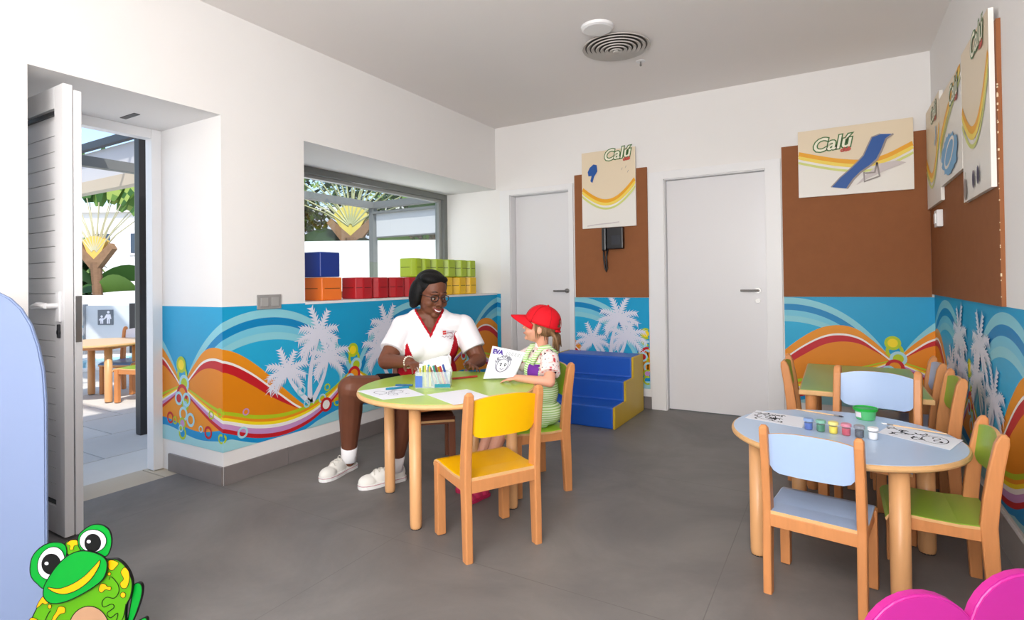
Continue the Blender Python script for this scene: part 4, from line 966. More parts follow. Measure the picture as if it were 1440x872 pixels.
# plants
LG = [mat('leaf green %d' % i, c, .5, .4) for i, c in enumerate(((58, 96, 40), (96, 132, 56), (34, 62, 32), (150, 170, 84)))]
def tree(label, c, rx, ry, rz, n, lf, seed, name='garden_tree', trunk=True):
    random.seed(seed); t = empty(name, (c[0], c[1], 0), 0, label, 'tree'); bm = BM()
    for i in range(n):
        u = Vector((random.gauss(0, 1), random.gauss(0, 1), random.gauss(0, 1))).normalized()*random.uniform(.55, 1); p = Vector((u.x*rx, u.y*ry, c[2]+u.z*rz))
        if p.z < .1: continue
        d = Vector((random.uniform(-1, 1), random.uniform(-1, 1), random.uniform(-1, .4))).normalized(); s = d.cross(Vector((0, 0, 1))).normalized()*lf*.33; l_ = lf*random.uniform(.7, 1.3)
        vs = [bm.verts.new(q) for q in (p, p+d*l_*.5+s, p+d*l_+Vector((0, 0, -.02)), p+d*l_*.5-s)]
        bm.faces.new(vs).material_index = random.choices((0, 1, 2, 3), (4, 3, 4, 1))[0]
    obj('foliage', bm, LG, t, kind='stuff', normals=False)
    if trunk: bm = BM(); tube(bm, [(0, 0, 0), (.05, .02, c[2]*.5), (.0, .05, c[2])], [.09, .07, .05], 8); obj('trunk', bm, mat('bark', (96, 74, 56), .9), t)
    return t
tree('dense dark green tree behind the parapet wall at the left of the window view', (-12.3, 8.9, 2.7), 1.7, 1.5, 1.25, 3600, .17, 1)
tree('olive green tree beside the reed screen behind the parapet wall', (-9.6, 10.9, 2.6), 1.4, 1.2, 1.0, 2000, .16, 2)
tree('bright leafy tree overhanging at the top right of the doorway view', (-12.4, 6.9, 3.3), 1.35, 1.0, .75, 1500, .24, 4)
tree('tall tree in the background above the window view', (-16.8, 18.8, 5.4), 4.6, 2.8, 2.6, 3600, .32, 6)
tree('dark leafy shrub beside the traveller palm trunk at the left of the doorway', (-13.3, 4.9, 1.2), .9, .6, 1.1, 1300, .24, 5)
def traveller(label, c, zt, R_, n, seed, hue, lfl=1.0, spread=62, trunk_r=.11):
    random.seed(seed); t = empty('traveller_palm', (c[0], c[1], 0), 0, label, 'palm')
    bm = BM(); tube(bm, [(0.12, 0, 0), (.05, 0, zt*.5), (0, 0, zt*.86)], [trunk_r*1.1, trunk_r, trunk_r*1.25], 10); obj('trunk', bm, mat('palm trunk', (128, 100, 78), .9, .2, .3, 14, stretch=(1, 1, 6)), t)
    bm = BM(); pts = []
    fn = lambda u, v, w=0: E1*u+Vector((0, 0, v))-E2*w
    fan = [(-.05, zt-.30*R_), (.05, zt-.30*R_)][::-1]+[(math.sin(math.radians(a))*.33*R_, zt-.05+math.cos(math.radians(a))*.33*R_) for a in range(-spread, spread+1, 8)]
    prism(bm, fan, .1, lambda u, v, w: fn(u, v, w-.05)); obj('fan_heart', bm, mat('palm heart '+hue, (214, 196, 96) if hue == 'y' else (222, 182, 92), .6, .3, .12, 6), t)
    lb = mat('dry leaf base', (142, 112, 86), .9, .2, .3, 14); bm = BM()
    prism(bm, [(-.07*R_, zt-.42*R_), (.07*R_, zt-.42*R_), (.40*R_, zt-.0), (.33*R_, zt+.10), (.0, zt-.22*R_), (-.33*R_, zt+.10), (-.40*R_, zt-.0)], .13, lambda u, v, w: fn(u, v, w-.065)); obj('leaf_base', bm, lb, t)
    for i in range(7):
        sg = -1 if i % 2 else 1; an = math.radians(random.uniform(10, 60)); d3 = (E1*sg*math.cos(an)+E2*random.uniform(-.6, .6)+Vector((0, 0, math.sin(an)))).normalized(); p = Vector((0, 0, zt*random.uniform(.35, .8))); bm = BM(); rows = []; L3 = R_*random.uniform(.9, 1.3)
        sd3 = d3.cross(Vector((0, 0, 1))).normalized(); sd3 = (sd3*.5+Vector((0, 0, .6))*1+E2*.2).normalized()
        for j in range(9):
            q = j/8; w_ = .2*R_*math.sin(PI*min(1, .05+q*.93))**.7; rows.append([bm.verts.new(p+sd3*w_), bm.verts.new(p), bm.verts.new(p-sd3*w_)]); p = p+d3*L3/8; d3 = (d3+Vector((0, 0, -.16))).normalized()
        for r1, r2 in zip(rows, rows[1:]):
            for c_ in (0, 1): bm.faces.new((r1[c_], r1[c_+1], r2[c_+1], r2[c_]))
        obj('leaf', bm, LG[random.choice((0, 1, 2))], t, normals=False)
    for i in range(n):
        a = math.radians(-spread*1.12+2.24*spread*i/(n-1)+random.uniform(-2, 2)); d = Vector((math.sin(a), math.cos(a))); ln = R_*random.uniform(.9, 1.1)
        w0 = .04*((i % 2)*2-1); b_ = fn(d.x*.05, zt-.12+d.y*.1, w0); m_ = fn(d.x*.5*R_, zt+d.y*.5*R_, w0); e_ = fn(d.x*ln, zt+d.y*ln, w0*2)
        bm = BM(); tube(bm, [b_, m_, e_], [.022*R_, .013*R_, .009*R_], 6); obj('petiole', bm, mat('petiole '+hue, (176, 178, 132) if hue == 'y' else (190, 184, 150), .6), t)
        bm = BM(); k = 9; L2 = R_*lfl*random.uniform(.8, 1.1); ww = .17*R_; rows = []
        dr = (e_-m_).normalized(); sd_ = Vector((-dr.z*E1.x, -dr.z*E1.y, dr.dot(E1)))*1.0; sd_ = (sd_*.75+E2*random.uniform(-.7, .7)).normalized(); p = e_.copy()
        for j in range(k+1):
            q = j/k; w_ = ww*math.sin(PI*min(1, .08+q*.9))**.6*(.85+.25*random.random()); rows.append([bm.verts.new(p+sd_*w_+Vector((0, 0, -.12*w_))), bm.verts.new(p), bm.verts.new(p-sd_*w_+Vector((0, 0, -.12*w_)))])
            p = p+dr*L2/k; dr = (dr+Vector((0, 0, -.13*q*2))).normalized()
        for r1, r2 in zip(rows, rows[1:]):
            for c_ in (0, 1): bm.faces.new((r1[c_], r1[c_+1], r2[c_+1], r2[c_])).material_index = random.choice((0, 0, 1))
        obj('leaf', bm, [LG[random.choice((0, 1, 1, 3))], LG[random.choice((0, 1))]], t, normals=False)
traveller('big traveller palm fan with yellow heart behind the parapet wall', (-9.47, 8.92), 2.45, 1.35, 21, 3, 'y', .9)
traveller('traveller palm with orange-yellow heart behind the low garden wall, in the doorway view', (-11.42, 4.72), 1.75, .85, 17, 8, 'o', 1.2, 48, .075)

# ------------------------------------------------------------ people
from mathutils.bvhtree import BVHTree
def bvh(o):
    dg = bpy.context.evaluated_depsgraph_get(); me = o.data
    return BVHTree.FromPolygons([v.co.copy() for v in me.vertices], [tuple(p.vertices) for p in me.polygons])
def drape(tree_, c, ux, uz, d, off=.0015):
    """maps (u, v) of a patch onto a surface by shooting along d"""
    c, ux, uz, d = Vector(c), Vector(ux).normalized(), Vector(uz).normalized(), Vector(d).normalized()
    def fn(u, v, w=0):
        o_ = c+ux*u+uz*v-d*.3; h = tree_.ray_cast(o_, d, 1.0)
        p = h[0] if h[0] else c+ux*u+uz*v
        return p-d*(off+w*.0004)
    return fn
def setmat(o, f):
    for p in o.data.polygons: p.material_index = f(Vector(p.center))
def skin(name, c):
    m = mat(name, c, .5, .4, .08, 14); m.node_tree.nodes['Principled BSDF'].inputs['Subsurface Weight'].default_value = .08
    m.node_tree.nodes['Principled BSDF'].inputs['Subsurface Radius'].default_value = (.01, .004, .002); return m
def hand(bm, wrist, dirv, palmn, side, k=1.0, curl=.5, spread=.16):
    """palm and five fingers: dirv along the hand, palmn out of the palm, side = towards the thumb"""
    W_, d, n = Vector(wrist), Vector(dirv).normalized(), Vector(palmn).normalized(); n = (n-d*n.dot(d)).normalized(); s = d.cross(n)*side
    P_ = lambda a, b, c: W_+d*a*k+s*b*k+n*c*k
    for b in (-.026, -.009, .009, .026): cap(bm, P_(.0, b*.6, 0), P_(.078, b, 0), .015*k, .012*k, 8)
    for j, (b, ln) in enumerate(((.030, .068), (.010, .076), (-.010, .071), (-.029, .056))):
        a = P_(.078, b, 0); th = curl*.5; sp = (b/.03)*spread; rr = (.0092-.0006*j)*k; p = a
        for q, seg in enumerate((.45, .31, .24)):
            dd = (d*math.cos(th)+n*math.sin(th)+s*sp*math.cos(th)).normalized(); p2 = p+dd*ln*seg*k; cap(bm, p, p2, rr, rr*.92, 8); rr *= .92; p = p2; th += curl*(.9-.12*j)
    a = P_(.022, .028, .006); b_ = P_(.055, .056, .016); c_ = P_(.085, .062, .026); cap(bm, a, b_, .0125*k, .0105*k, 8); cap(bm, b_, c_, .0105*k, .0085*k, 8)
def basis3(x, y, z): return Matrix((x, y, z)).transposed()
def head_frame(c, f, pitch, rollv=0):
    f = Vector((f[0], f[1], 0)).normalized(); l = Vector((-f.y, f.x, 0)); u = Vector((0, 0, 1))
    f2 = (f*math.cos(pitch)-u*math.sin(pitch)); u2 = u*math.cos(pitch)+f*math.sin(pitch)
    if rollv: l, u2 = l*math.cos(rollv)+u2*math.sin(rollv), u2*math.cos(rollv)-l*math.sin(rollv)
    c = Vector(c); return (lambda x, y, z: c+l*x+f2*y+u2*z), basis3(l, f2, u2)
DSK = skin('deep brown skin', (112, 66, 46)); 
# ---- seated woman
F = Vector((.682, -.731, 0)); S = Vector((.731, .682, 0)); B0 = Vector((-2.13, 2.60, 0))
Wf = lambda s, f, z: B0+S*s+F*f+Vector((0, 0, z))
wroot = tag(empty('person', (-2.13, 2.60, 0)), 'seated woman in white and red short-sleeved shirt with glasses, smiling down at the child', 'person')
rot3 = basis3(S, F, Vector((0, 0, 1)))
Hh, HR = head_frame((-2.062, 2.565, 1.014), (.93, -.37), .30, -.06)
k = 1.04
hl = lambda x, y, z: Hh(x*k, y*k, z*k)
def eb(bm, c, r, kk=1.0): ball(bm, c, tuple(v*kk for v in r), HR, 3)
bm = BM()
eb(bm, hl(0, -.012, .025), (.080, .098, .098), k); eb(bm, hl(0, .03, -.03), (.072, .064, .080), k); eb(bm, hl(0, .036, -.074), (.056, .050, .042), k)
for s in (-1, 1):
    eb(bm, hl(s*.042, .058, -.036), (.030, .032, .028), k); eb(bm, hl(s*.031, .078, .002), (.016, .010, .009), k); eb(bm, hl(s*.082, -.005, -.018), (.010, .020, .028), k); eb(bm, hl(s*.013, .100, -.036), (.010, .011, .009), k)
    cap(bm, hl(s*.012, .086, .024), hl(s*.048, .070, .022), .010, .008)
cap(bm, hl(0, .086, .006), hl(0, .110, -.028), .0085, .0135); eb(bm, hl(0, .086, -.062), (.030, .017, .016), k); eb(bm, hl(0, .074, -.102), (.022, .020, .018), k)
cap(bm, Wf(.02, .06, .83), hl(0, -.015, -.06), .058, .050)
ball(bm, Wf(0, -.02, .42), (.185, .15, .10), rot3, 3); ball(bm, Wf(0, .02, .54), (.160, .14, .13), rot3, 3); ball(bm, Wf(.01, .045, .70), (.160, .115, .15), rot3, 3)
cap(bm, Wf(-.145, .05, .825), Wf(.165, .05, .825), .056, .056); cap(bm, Wf(-.06, .055, .87), Wf(.08, .055, .87), .050, .050)
SR, ER, WR_ = Vector((-2.205, 2.475, .815)), Vector((-2.19, 2.315, .640)), Vector((-1.965, 2.255, .655))
SL, EL, WL_ = Vector((-1.945, 2.715, .815)), Vector((-1.835, 2.715, .620)), Vector((-1.800, 2.570, .602))
for a, b, c in ((SR, ER, WR_), (SL, EL, WL_)): cap(bm, a, b, .060, .049); cap(bm, b, c, .047, .027)
hand(bm, WR_, (.86, -.42, -.10), (0, 0, -1), -1, .88, .55, .12)
hand(bm, WL_, (.80, -.55, .12), (-.2, -.5, -.8), -1, .88, .45, .14)
legs = ((Wf(-.09, .02, .43), Vector((-2.335, 2.185, .495)), Vector((-2.43, 2.255, .10))), (Wf(.09, .02, .43), Vector((-1.985, 2.235, .470)), Vector((-2.085, 2.265, .10))))
for h_, kn, an in legs:
    cap(bm, h_, kn, .102, .072); mid = kn.lerp(an, .35)+Vector((-.01, .012, 0)); cap(bm, kn, mid, .068, .067); cap(bm, mid, an, .067, .040); cap(bm, an, an+Vector((0, 0, -.04)), .036, .034)
body = blob('body', bm, DSK, wroot, .0048, 4)
# shirt
bm = BM(); e = .010
ball(bm, Wf(0, -.01, .46), (.190+e, .155, .085), rot3, 3); ball(bm, Wf(0, .025, .55), (.165+e, .145+e, .13), rot3, 3); ball(bm, Wf(.01, .048, .70), (.165+e, .120+e, .15), rot3, 3)
for s in (-1, 1): ball(bm, Wf(s*.078+.01, .115, .695), (.082, .072, .072), rot3, 3)
cap(bm, Wf(-.145, .05, .825), Wf(.165, .05, .825), .056+e, .056+e); cap(bm, Wf(-.06, .052, .868), Wf(.08, .052, .868), .050+e, .050+e); cap(bm, Wf(-.13, .05, .84), Wf(-.04, .05, .875), .05, .05); cap(bm, Wf(.15, .05, .84), Wf(.06, .05, .875), .05, .05)
def sleeve(bm, a, b, r0, r1):                          # open-ended looking sleeve with a flat hem
    d = (b-a); tube(bm, [a-d*.12, a, a+d*.35, a+d*.70], [r0*.75, r0, (r0+r1)/2, r1], 18)
sleeve(bm, SR, ER, .070, .073); sleeve(bm, SL, EL, .070, .073); ball(bm, SR, .069, None, 3); ball(bm, SL, .069, None, 3)
SHW, SHR, = mat('white jersey', (236, 233, 238), .8, .1, .03, 8, .1, 25), mat('red jersey', (176, 22, 38), .8, .1, .06, 8, .1, 25)
shirt = blob('shirt', bm, [SHW, SHR], wroot, .0055, 7)
def loc_w(p): q = p-B0; return q.dot(S), q.dot(F), q.z
bmx = BM(); bmx.from_mesh(shirt.data); kill = []
for f_ in bmx.faces:
    s_, ff, z_ = loc_w(f_.calc_center_median()); c = f_.calc_center_median(); s_ -= .01
    vz = .785+abs(s_)*1.75
    if ff > .05 and z_ > vz and abs(s_) < .075: kill.append(f_)
    elif z_ > .918 and abs(s_) < .055: kill.append(f_)
    elif ff > .05 and z_ > vz-.024 and abs(s_) < .085: f_.material_index = 1
    else:
        dl = min((c-(a+(b-a)*max(0, min(1, (c-a).dot(b-a)/(b-a).length_squared)))).length for a, b in ((SR, ER), (SL, EL)))
        edge = .155-(.80-z_)*.36
        f_.material_index = 1 if (z_ < .79 and abs(s_) > edge and dl > .078) else 0
bmesh.ops.delete(bmx, geom=kill, context='FACES'); bmx.to_mesh(shirt.data); bmx.free()
tr = bvh(shirt); fnl = drape(tr, Wf(.10, .10, .775), S, (0, 0, 1), -F, .0032)
bm = BM(); fillp(bm, [(-.018, .0), (.003, .0), (.003, .021), (-.018, .021)], fnl, 0, 0)
for yy in (.017, .009): ribbon(bm, [(.009+i*.008, yy) for i in range(6)], .0035, fnl, 1, 0)
ribbon(bm, [(-.025+i*.006, -.012+.004*math.sin(i*1.8)) for i in range(12)], .0035, fnl, 1, 0); ribbon(bm, ell(.02, -.008, .026, .016, 16, 0, -1.6, 2.2), .003, fnl, 2, 0)
ribbon(bm, [(-.016, .0105), (.001, .0105)], .002, fnl, 3, 1)
obj('chest_emblem', bm, [mat('emblem red', (200, 40, 40), .6), mat('emblem grey', (170, 150, 160), .6), mat('emblem maroon', (150, 40, 70), .6), SHW], shirt, normals=False)
# shorts
bm = BM(); ball(bm, Wf(0, -.02, .42), (.196, .165, .108), rot3, 3)
for h_, kn, an in legs: d = kn-h_; tube(bm, [h_-d*.1, h_, h_+d*.62], [.10, .110, .092], 18)
blob('shorts', bm, mat('black shorts', (24, 20, 24), .8, .1), wroot, .008, 3)
# hair, face pieces
bm = BM(); eb(bm, hl(0, -.030, .040), (.094, .100, .092), k); eb(bm, hl(0, -.070, -.010), (.088, .066, .088), k); eb(bm, hl(-.080, -.034, -.012), (.036, .054, .086), k); eb(bm, hl(.080, -.045, -.0), (.026, .045, .062), k)
eb(bm, hl(-.016, .006, .088), (.074, .060, .034), k); eb(bm, hl(.02, .020, .092), (.050, .044, .022), k); cap(bm, hl(-.075, -.045, -.03), hl(-.068, -.06, -.085), .034, .026)
blob('hair', bm, mat('black hair', (8, 7, 8), .6, .25, .2, 40, .3, 120), wroot, .005, 4)
EW, EP = mat('eye white', (226, 220, 214), .3), mat('eye dark', (24, 16, 14), .2)
def eyes(root, hl, k, dx, y, z, r, pd=(0, 0)):
    for s in (-1, 1):
        bm = BM(); ball(bm, hl(s*dx, y, z), r*k, None, 3); o = obj('eye', bm, EW, root, True); bm = BM(); ball(bm, hl(s*dx+pd[0], y+r*.55, z+pd[1]), r*.62*k, None, 2); obj('pupil', bm, EP, o, True)
eyes(wroot, hl, k, .031, .0775, -.003, .0105, (.002, -.003))
bm = BM()
for s in (-1, 1): tube(bm, [hl(s*.031+q*.013, .0885-abs(q)*.006, .001-.003*abs(q)) for q in (-1, -.5, 0, .5, 1)], [.001, .0028, .0034, .0028, .001], 6)
obj('eyelashes', bm, BLACK, wroot, True)
bm = BM(); tube(bm, [hl(-.026, .092, -.056), hl(-.013, .105, -.062), hl(0, .109, -.064), hl(.013, .105, -.062), hl(.026, .092, -.056)], [.002, .0045, .005, .0045, .002], 8); tube(bm, [hl(-.026, .092, -.058), hl(-.013, .102, -.074), hl(0, .105, -.078), hl(.013, .102, -.074), hl(.026, .092, -.058)], [.002, .006, .007, .006, .002], 8)
obj('lips', bm, mat('lips', (132, 58, 56), .4), wroot, True)
bm = BM(); tube(bm, [hl(-.023, .094, -.061), hl(-.012, .104, -.068), hl(0, .108, -.0705), hl(.012, .104, -.068), hl(.023, .094, -.061)], [.002, .005, .0056, .005, .002], 8); obj('teeth', bm, FWH, wroot, True)
bm = BM()
for s in (-1, 1):
    tube(bm, [hl(s*.033+.024*math.cos(a), .101-.006*abs(math.cos(a)), .000+.019*math.sin(a)) for a in [2*PI*i/20 for i in range(21)]], .0026, 6, caps=False); tube(bm, [hl(s*.057, .093, .004), hl(s*.078, .06, .004), hl(s*.084, .0, -.004)], .0016, 6)
    tube(bm, [hl(s*.014, .088, .030), hl(s*.032, .088, .036), hl(s*.05, .078, .030)], [.0015, .003, .0012], 6)
tube(bm, [hl(-.010, .102, .004), hl(0, .106, .008), hl(.010, .102, .004)], .0016, 6); obj('glasses', bm, BLACK, wroot, True)
bm = BM(); ball(bm, hl(-.090, -.0, -.050), .0085); ball(bm, hl(.090, -.0, -.050), .0085); obj('earring', bm, FWH, wroot, True)
bm = BM(); ax = (WR_-ER).normalized(); x_, y_ = frame_of(ax)
for i in range(18): a = 2*PI*i/18; ball(bm, WR_-ax*.012+(x_*math.cos(a)+y_*math.sin(a))*.031, .0052, None, 1)
obj('bracelet', bm, mat('pearl beads', (232, 226, 214), .3), wroot, True)
# socks and sneakers
SHO, SOL, PNK = mat('white canvas', (232, 230, 224), .8, .2, .03, 20), mat('white rubber', (238, 238, 236), .5), mat('pink stripe', (190, 120, 130), .5)
def shoe(root, heel, toe, ank, cm, sm, k=1.0, laces=True, nm='sneaker', wd=.046):
    heel, toe = Vector((heel[0], heel[1], 0)), Vector((toe[0], toe[1], 0)); d = (toe-heel).normalized(); s = Vector((-d.y, d.x, 0)); ln = (toe-heel).length
    def outline(t): return wd*k*(.72+.34*math.sin(PI*min(1, t*.9+.05))-.0*t) if t < .92 else wd*k*.72
    stn = [0, .06, .2, .4, .6, .75, .88, .96, 1.0]; wf = [.35, .72, .80, .78, .95, 1.0, .88, .62, .25]
    bm = BM(); lo, hi = [], []
    pts = [(stn[i], wf[i]) for i in range(9)]; ring = [(t, w_) for t, w_ in pts]+[(t, -w_) for t, w_ in pts[::-1]]
    v0 = [bm.verts.new(heel+d*t*ln+s*w_*wd*k+Vector((0, 0, .001))) for t, w_ in ring]; v1 = [bm.verts.new(heel+d*t*ln+s*w_*wd*k*1.02+Vector((0, 0, .026*k))) for t, w_ in ring]
    n = len(ring)
    for i in range(n): bm.faces.new((v0[i], v0[(i+1) % n], v1[(i+1) % n], v1[i]))
    bm.faces.new(v0[::-1]); bm.faces.new(v1); 
    up_ = BM(); r_ = basis3(s, d, Vector((0, 0, 1)))
    ball(up_, heel+d*ln*.80+Vector((0, 0, .032*k)), (wd*.92*k, ln*.20, .036*k), r_, 3); ball(up_, heel+d*ln*.55+Vector((0, 0, .038*k)), (wd*.80*k, ln*.25, .050*k), r_, 3)
    ball(up_, heel+d*ln*.22+Vector((0, 0, .045*k)), (wd*.78*k, ln*.22, .056*k), r_, 3); A_ = Vector(ank); tube(up_, [heel+d*ln*.24+Vector((0, 0, .04*k)), Vector((*(heel+d*ln*.24).xy, .082*k))], [wd*.78*k, wd*.80*k], 16)
    u = blob(nm, up_, cm, root, .004, 3); obj('sole', bm, sm, u)
    bm = BM(); zt = .013*k; fr = [heel+d*t*ln+s*w_*wd*k*1.035+Vector((0, 0, .020*k)) for t, w_ in ring]; tube(bm, fr+[fr[0]], .0016, 5, caps=False); obj('stripe', bm, PNK if laces else sm, u)
    if laces:
        bm = BM(); tv = bvh(u)
        for i in range(6):
            t = .40+.055*i; c_ = heel+d*ln*t; ps = []
            for q in (-1, -.5, 0, .5, 1):
                h = tv.ray_cast(c_+s*q*.022+d*(.006*q*(1 if i % 2 else -1))+Vector((0, 0, .3)), Vector((0, 0, -1))); 
                if h[0]: ps.append(h[0]+Vector((0, 0, .002)))
            if len(ps) > 2: tube(bm, ps, .0032, 6)
        c_ = heel+d*ln*.38+Vector((0, 0, .088*k)); 
        for q in (-1, 1): tube(bm, [c_, c_+s*q*.02+d*.005+Vector((0, 0, .008)), c_+s*q*.036+Vector((0, 0, -.006)), c_+s*q*.02+Vector((0, 0, -.012)), c_], .0026, 6)
        obj('laces', bm, mat('off-white lace', (206, 202, 194), .9), u)
    return u
SOCK = mat('white sock', (240, 238, 240), .9)
for (h_, kn, an), (he, to) in zip(legs, (((-2.462, 2.330), (-2.425, 2.050)), ((-2.060, 2.315), (-2.170, 2.075)))):
    shoe(wroot, he, to, an, SHO, SOL)
    bm = BM(); dv = (kn-an).normalized(); tube(bm, [an+Vector((0, 0, -.045)), an+Vector((0, 0, -.01)), an+dv*.045], [.043, .0425, .046], 18); obj('sock', bm, SOCK, wroot, True)

# ---- child in red cap
LSK = skin('fair skin', (222, 160, 134))
cF = Vector((-.61, -.79, 0)).normalized(); cS = Vector((-cF.y, cF.x, 0)); CB = Vector((-1.360, 2.612, 0))
Cf = lambda s, f, z: CB+cS*s+cF*f+Vector((0, 0, z))
croot = tag(empty('person', (-1.385, 2.60, 0)), 'small child in a red cap and green striped dress sitting at the round green table', 'person')
crot = basis3(cS, cF, Vector((0, 0, 1)))
Ch, CR = head_frame((-1.355, 2.596, .842), (-.955, -.297), -.12, 0)
kc = .92
ch = lambda x, y, z: Ch(x*kc, y*kc, z*kc)
def cb(bm, c, r, kk=kc): ball(bm, c, tuple(v*kk for v in r), CR, 3)
bm = BM()
cb(bm, ch(0, -.012, .03), (.078, .094, .088)); cb(bm, ch(0, .030, -.028), (.060, .058, .070)); cb(bm, ch(0, .040, -.070), (.036, .038, .026))
for s in (-1, 1): cb(bm, ch(s*.034, .052, -.036), (.028, .028, .028)); cb(bm, ch(s*.078, -.008, -.020), (.009, .018, .024))
cap(bm, ch(0, .084, .0), ch(0, .098, -.022), .006, .0085); cb(bm, ch(0, .082, -.052), (.016, .012, .010)); cb(bm, ch(0, .074, -.080), (.015, .014, .013))
cap(bm, Cf(0, .0, .70), ch(0, -.018, -.055), .033, .032)
ball(bm, Cf(0, 0, .39), (.098, .085, .062), crot, 3); ball(bm, Cf(0, .01, .50), (.088, .075, .10), crot, 3); ball(bm, Cf(0, 0, .62), (.090, .066, .085), crot, 3); cap(bm, Cf(-.078, 0, .69), Cf(.078, 0, .69), .033, .033)
cSL, cEL, cWL = Cf(.098, .0, .685), Vector((-1.240, 2.465, .575)), Vector((-1.395, 2.405, .592))
cSR, cER, cWR = Cf(-.098, .0, .685), Vector((-1.565, 2.625, .600)), Vector((-1.560, 2.560, .60))
for a, b, c in ((cSL, cEL, cWL), (cSR, cER, cWR)): cap(bm, a, b, .034, .028); cap(bm, b, c, .027, .018)
hand(bm, cWL, (-.85, -.30, -.16), (0, 0, -1), -1, .60, .25, .12); hand(bm, cWR, (-.45, -.75, .1), (0, -.3, -1), 1, .60, .5, .1)
clegs = ((Cf(.055, .01, .375), Vector((-1.465, 2.405, .375)), Vector((-1.545, 2.315, .085))), (Cf(-.055, .01, .375), Vector((-1.58, 2.50, .375)), Vector((-1.650, 2.405, .085))))
for h_, kn, an in clegs: cap(bm, h_, kn, .052, .040); mid = kn.lerp(an, .35); cap(bm, kn, mid, .038, .036); cap(bm, mid, an, .036, .024); cap(bm, an, an+Vector((0, 0, -.03)), .024, .024)
blob('body', bm, LSK, croot, .0042, 4)
# tee with printed specks
def tee_mat():
    m = mat('printed tee', (240, 222, 220), .8, .1); t = m.node_tree; b = t.nodes['Principled BSDF']; tc = t.nodes.new('ShaderNodeTexCoord')
    v = t.nodes.new('ShaderNodeTexNoise'); v.inputs['Scale'].default_value = 42; v.inputs['Detail'].default_value = 1; t.links.new(tc.outputs['Object'], v.inputs[0])
    r = t.nodes.new('ShaderNodeValToRGB'); r.color_ramp.interpolation = 'CONSTANT'; e = r.color_ramp.elements; e[0].position = 0; e[0].color = lin((60, 36, 46)); e[1].position = .34; e[1].color = lin((240, 224, 222))
    a = e.new(.58); a.color = lin((238, 196, 192)); a = e.new(.66); a.color = lin((196, 70, 80)); t.links.new(v.outputs[0], r.inputs[0]); t.links.new(r.outputs[0], b.inputs['Base Color']); return m
bm = BM(); ball(bm, Cf(0, 0, .63), (.096, .072, .082), crot, 3); cap(bm, Cf(-.078, 0, .69), Cf(.078, 0, .69), .038, .038); cap(bm, Cf(0, 0, .70), Cf(0, .004, .735), .038, .034); sleeve(bm, cSL, cEL, .047, .055); sleeve(bm, cSR, cER, .047, .055)
blob('tee_shirt', bm, tee_mat(), croot, .0045, 3)
def dress_mat():
    m = mat('striped dress', (196, 230, 164), .8, .1); t = m.node_tree; b = t.nodes['Principled BSDF']; tc = t.nodes.new('ShaderNodeTexCoord')
    w_ = t.nodes.new('ShaderNodeTexWave'); w_.bands_direction = 'Z'; w_.inputs['Scale'].default_value = 28; w_.inputs['Distortion'].default_value = 1.2; w_.inputs['Detail Scale'].default_value = .6; t.links.new(tc.outputs['Object'], w_.inputs[0])
    r = t.nodes.new('ShaderNodeValToRGB'); r.color_ramp.elements[0].color = lin((160, 206, 122)); r.color_ramp.elements[1].color = lin((226, 242, 206)); r.color_ramp.elements[0].position = .3; r.color_ramp.elements[1].position = .55
    t.links.new(w_.outputs[0], r.inputs[0]); t.links.new(r.outputs[0], b.inputs['Base Color']); return m
DR = dress_mat()
bm = BM(); ball(bm, Cf(0, .0, .385), (.122, .110, .072), crot, 3); ball(bm, Cf(0, .008, .50), (.108, .092, .11), crot, 3); ball(bm, Cf(0, .014, .605), (.096, .082, .085), crot, 3)
for h_, kn, an in clegs: d = kn-h_; tube(bm, [h_, h_+d*.5, h_+d*.98], [.062, .060, .056], 16)
cap(bm, clegs[0][1].lerp(clegs[0][0], .2), clegs[1][1].lerp(clegs[1][0], .2), .045, .045)
dress = blob('dress', bm, DR, croot, .0055, 3)
for s in (-1, 1):
    bm = BM(); tube(bm, [Cf(s*.048, .078, .645), Cf(s*.056, .062, .69), Cf(s*.060, .030, .728), Cf(s*.060, -.01, .735), Cf(s*.052, -.055, .70), Cf(s*.045, -.075, .62)], [.013, .014, .014, .014, .014, .012], 8); obj('strap', bm, DR, dress, True)
tr = bvh(dress); pf = drape(tr, Cf(.048, .08, .615), cS, (0, 0, 1), -cF, .002)
bm = BM(); n = 6
g = [[bm.verts.new(pf(-.030+.06*i/n+.006*(j/n), -.036+.068*j/n)) for j in range(n+1)] for i in range(n+1)]
for i in range(n):
    for j in range(n): bm.faces.new((g[i][j], g[i+1][j], g[i+1][j+1], g[i][j+1]))
obj('pocket', bm, mat('purple pocket', (110, 40, 150), .7), dress)
# hair and cap
HB = mat('light brown hair', (132, 98, 66), .5, .4, .3, 30, .3, 90, stretch=(1, 1, .2))
bm = BM(); cb(bm, ch(0, -.030, .018), (.083, .084, .080)); 
blob('hair', bm, HB, croot, .005, 3)
random.seed(11)
for i in range(30):
    a = i/30; x0 = -.06+.12*random.random(); y0 = -.075-.02*random.random(); ln = random.uniform(.05, .10)
    bm = BM(); tube(bm, [ch(x0, y0+.02, -.02), ch(x0*1.05, y0-.012, -.05), ch(x0*1.1+random.uniform(-.015, .015), y0-.02+random.uniform(-.02, .015), -.05-ln)], [.009, .008, .0015], 6); obj('hair_strand', bm, HB, croot, True)
for i in range(7):
    y0 = .018-.010*i; bm = BM(); tube(bm, [ch(.074, y0, .02), ch(.080, y0-.004, -.02), ch(.076, y0-.012, -.05-random.random()*.025)], [.006, .005, .001], 6); obj('hair_strand', bm, HB, croot, True)
eyes(croot, ch, kc, .027, .072, .004, .0105)
bm = BM(); tube(bm, [ch(-.014, .088, -.052), ch(0, .094, -.054), ch(.014, .088, -.052)], [.0015, .004, .0015], 6); obj('lips', bm, mat('child lips', (196, 100, 96), .4), croot, True)
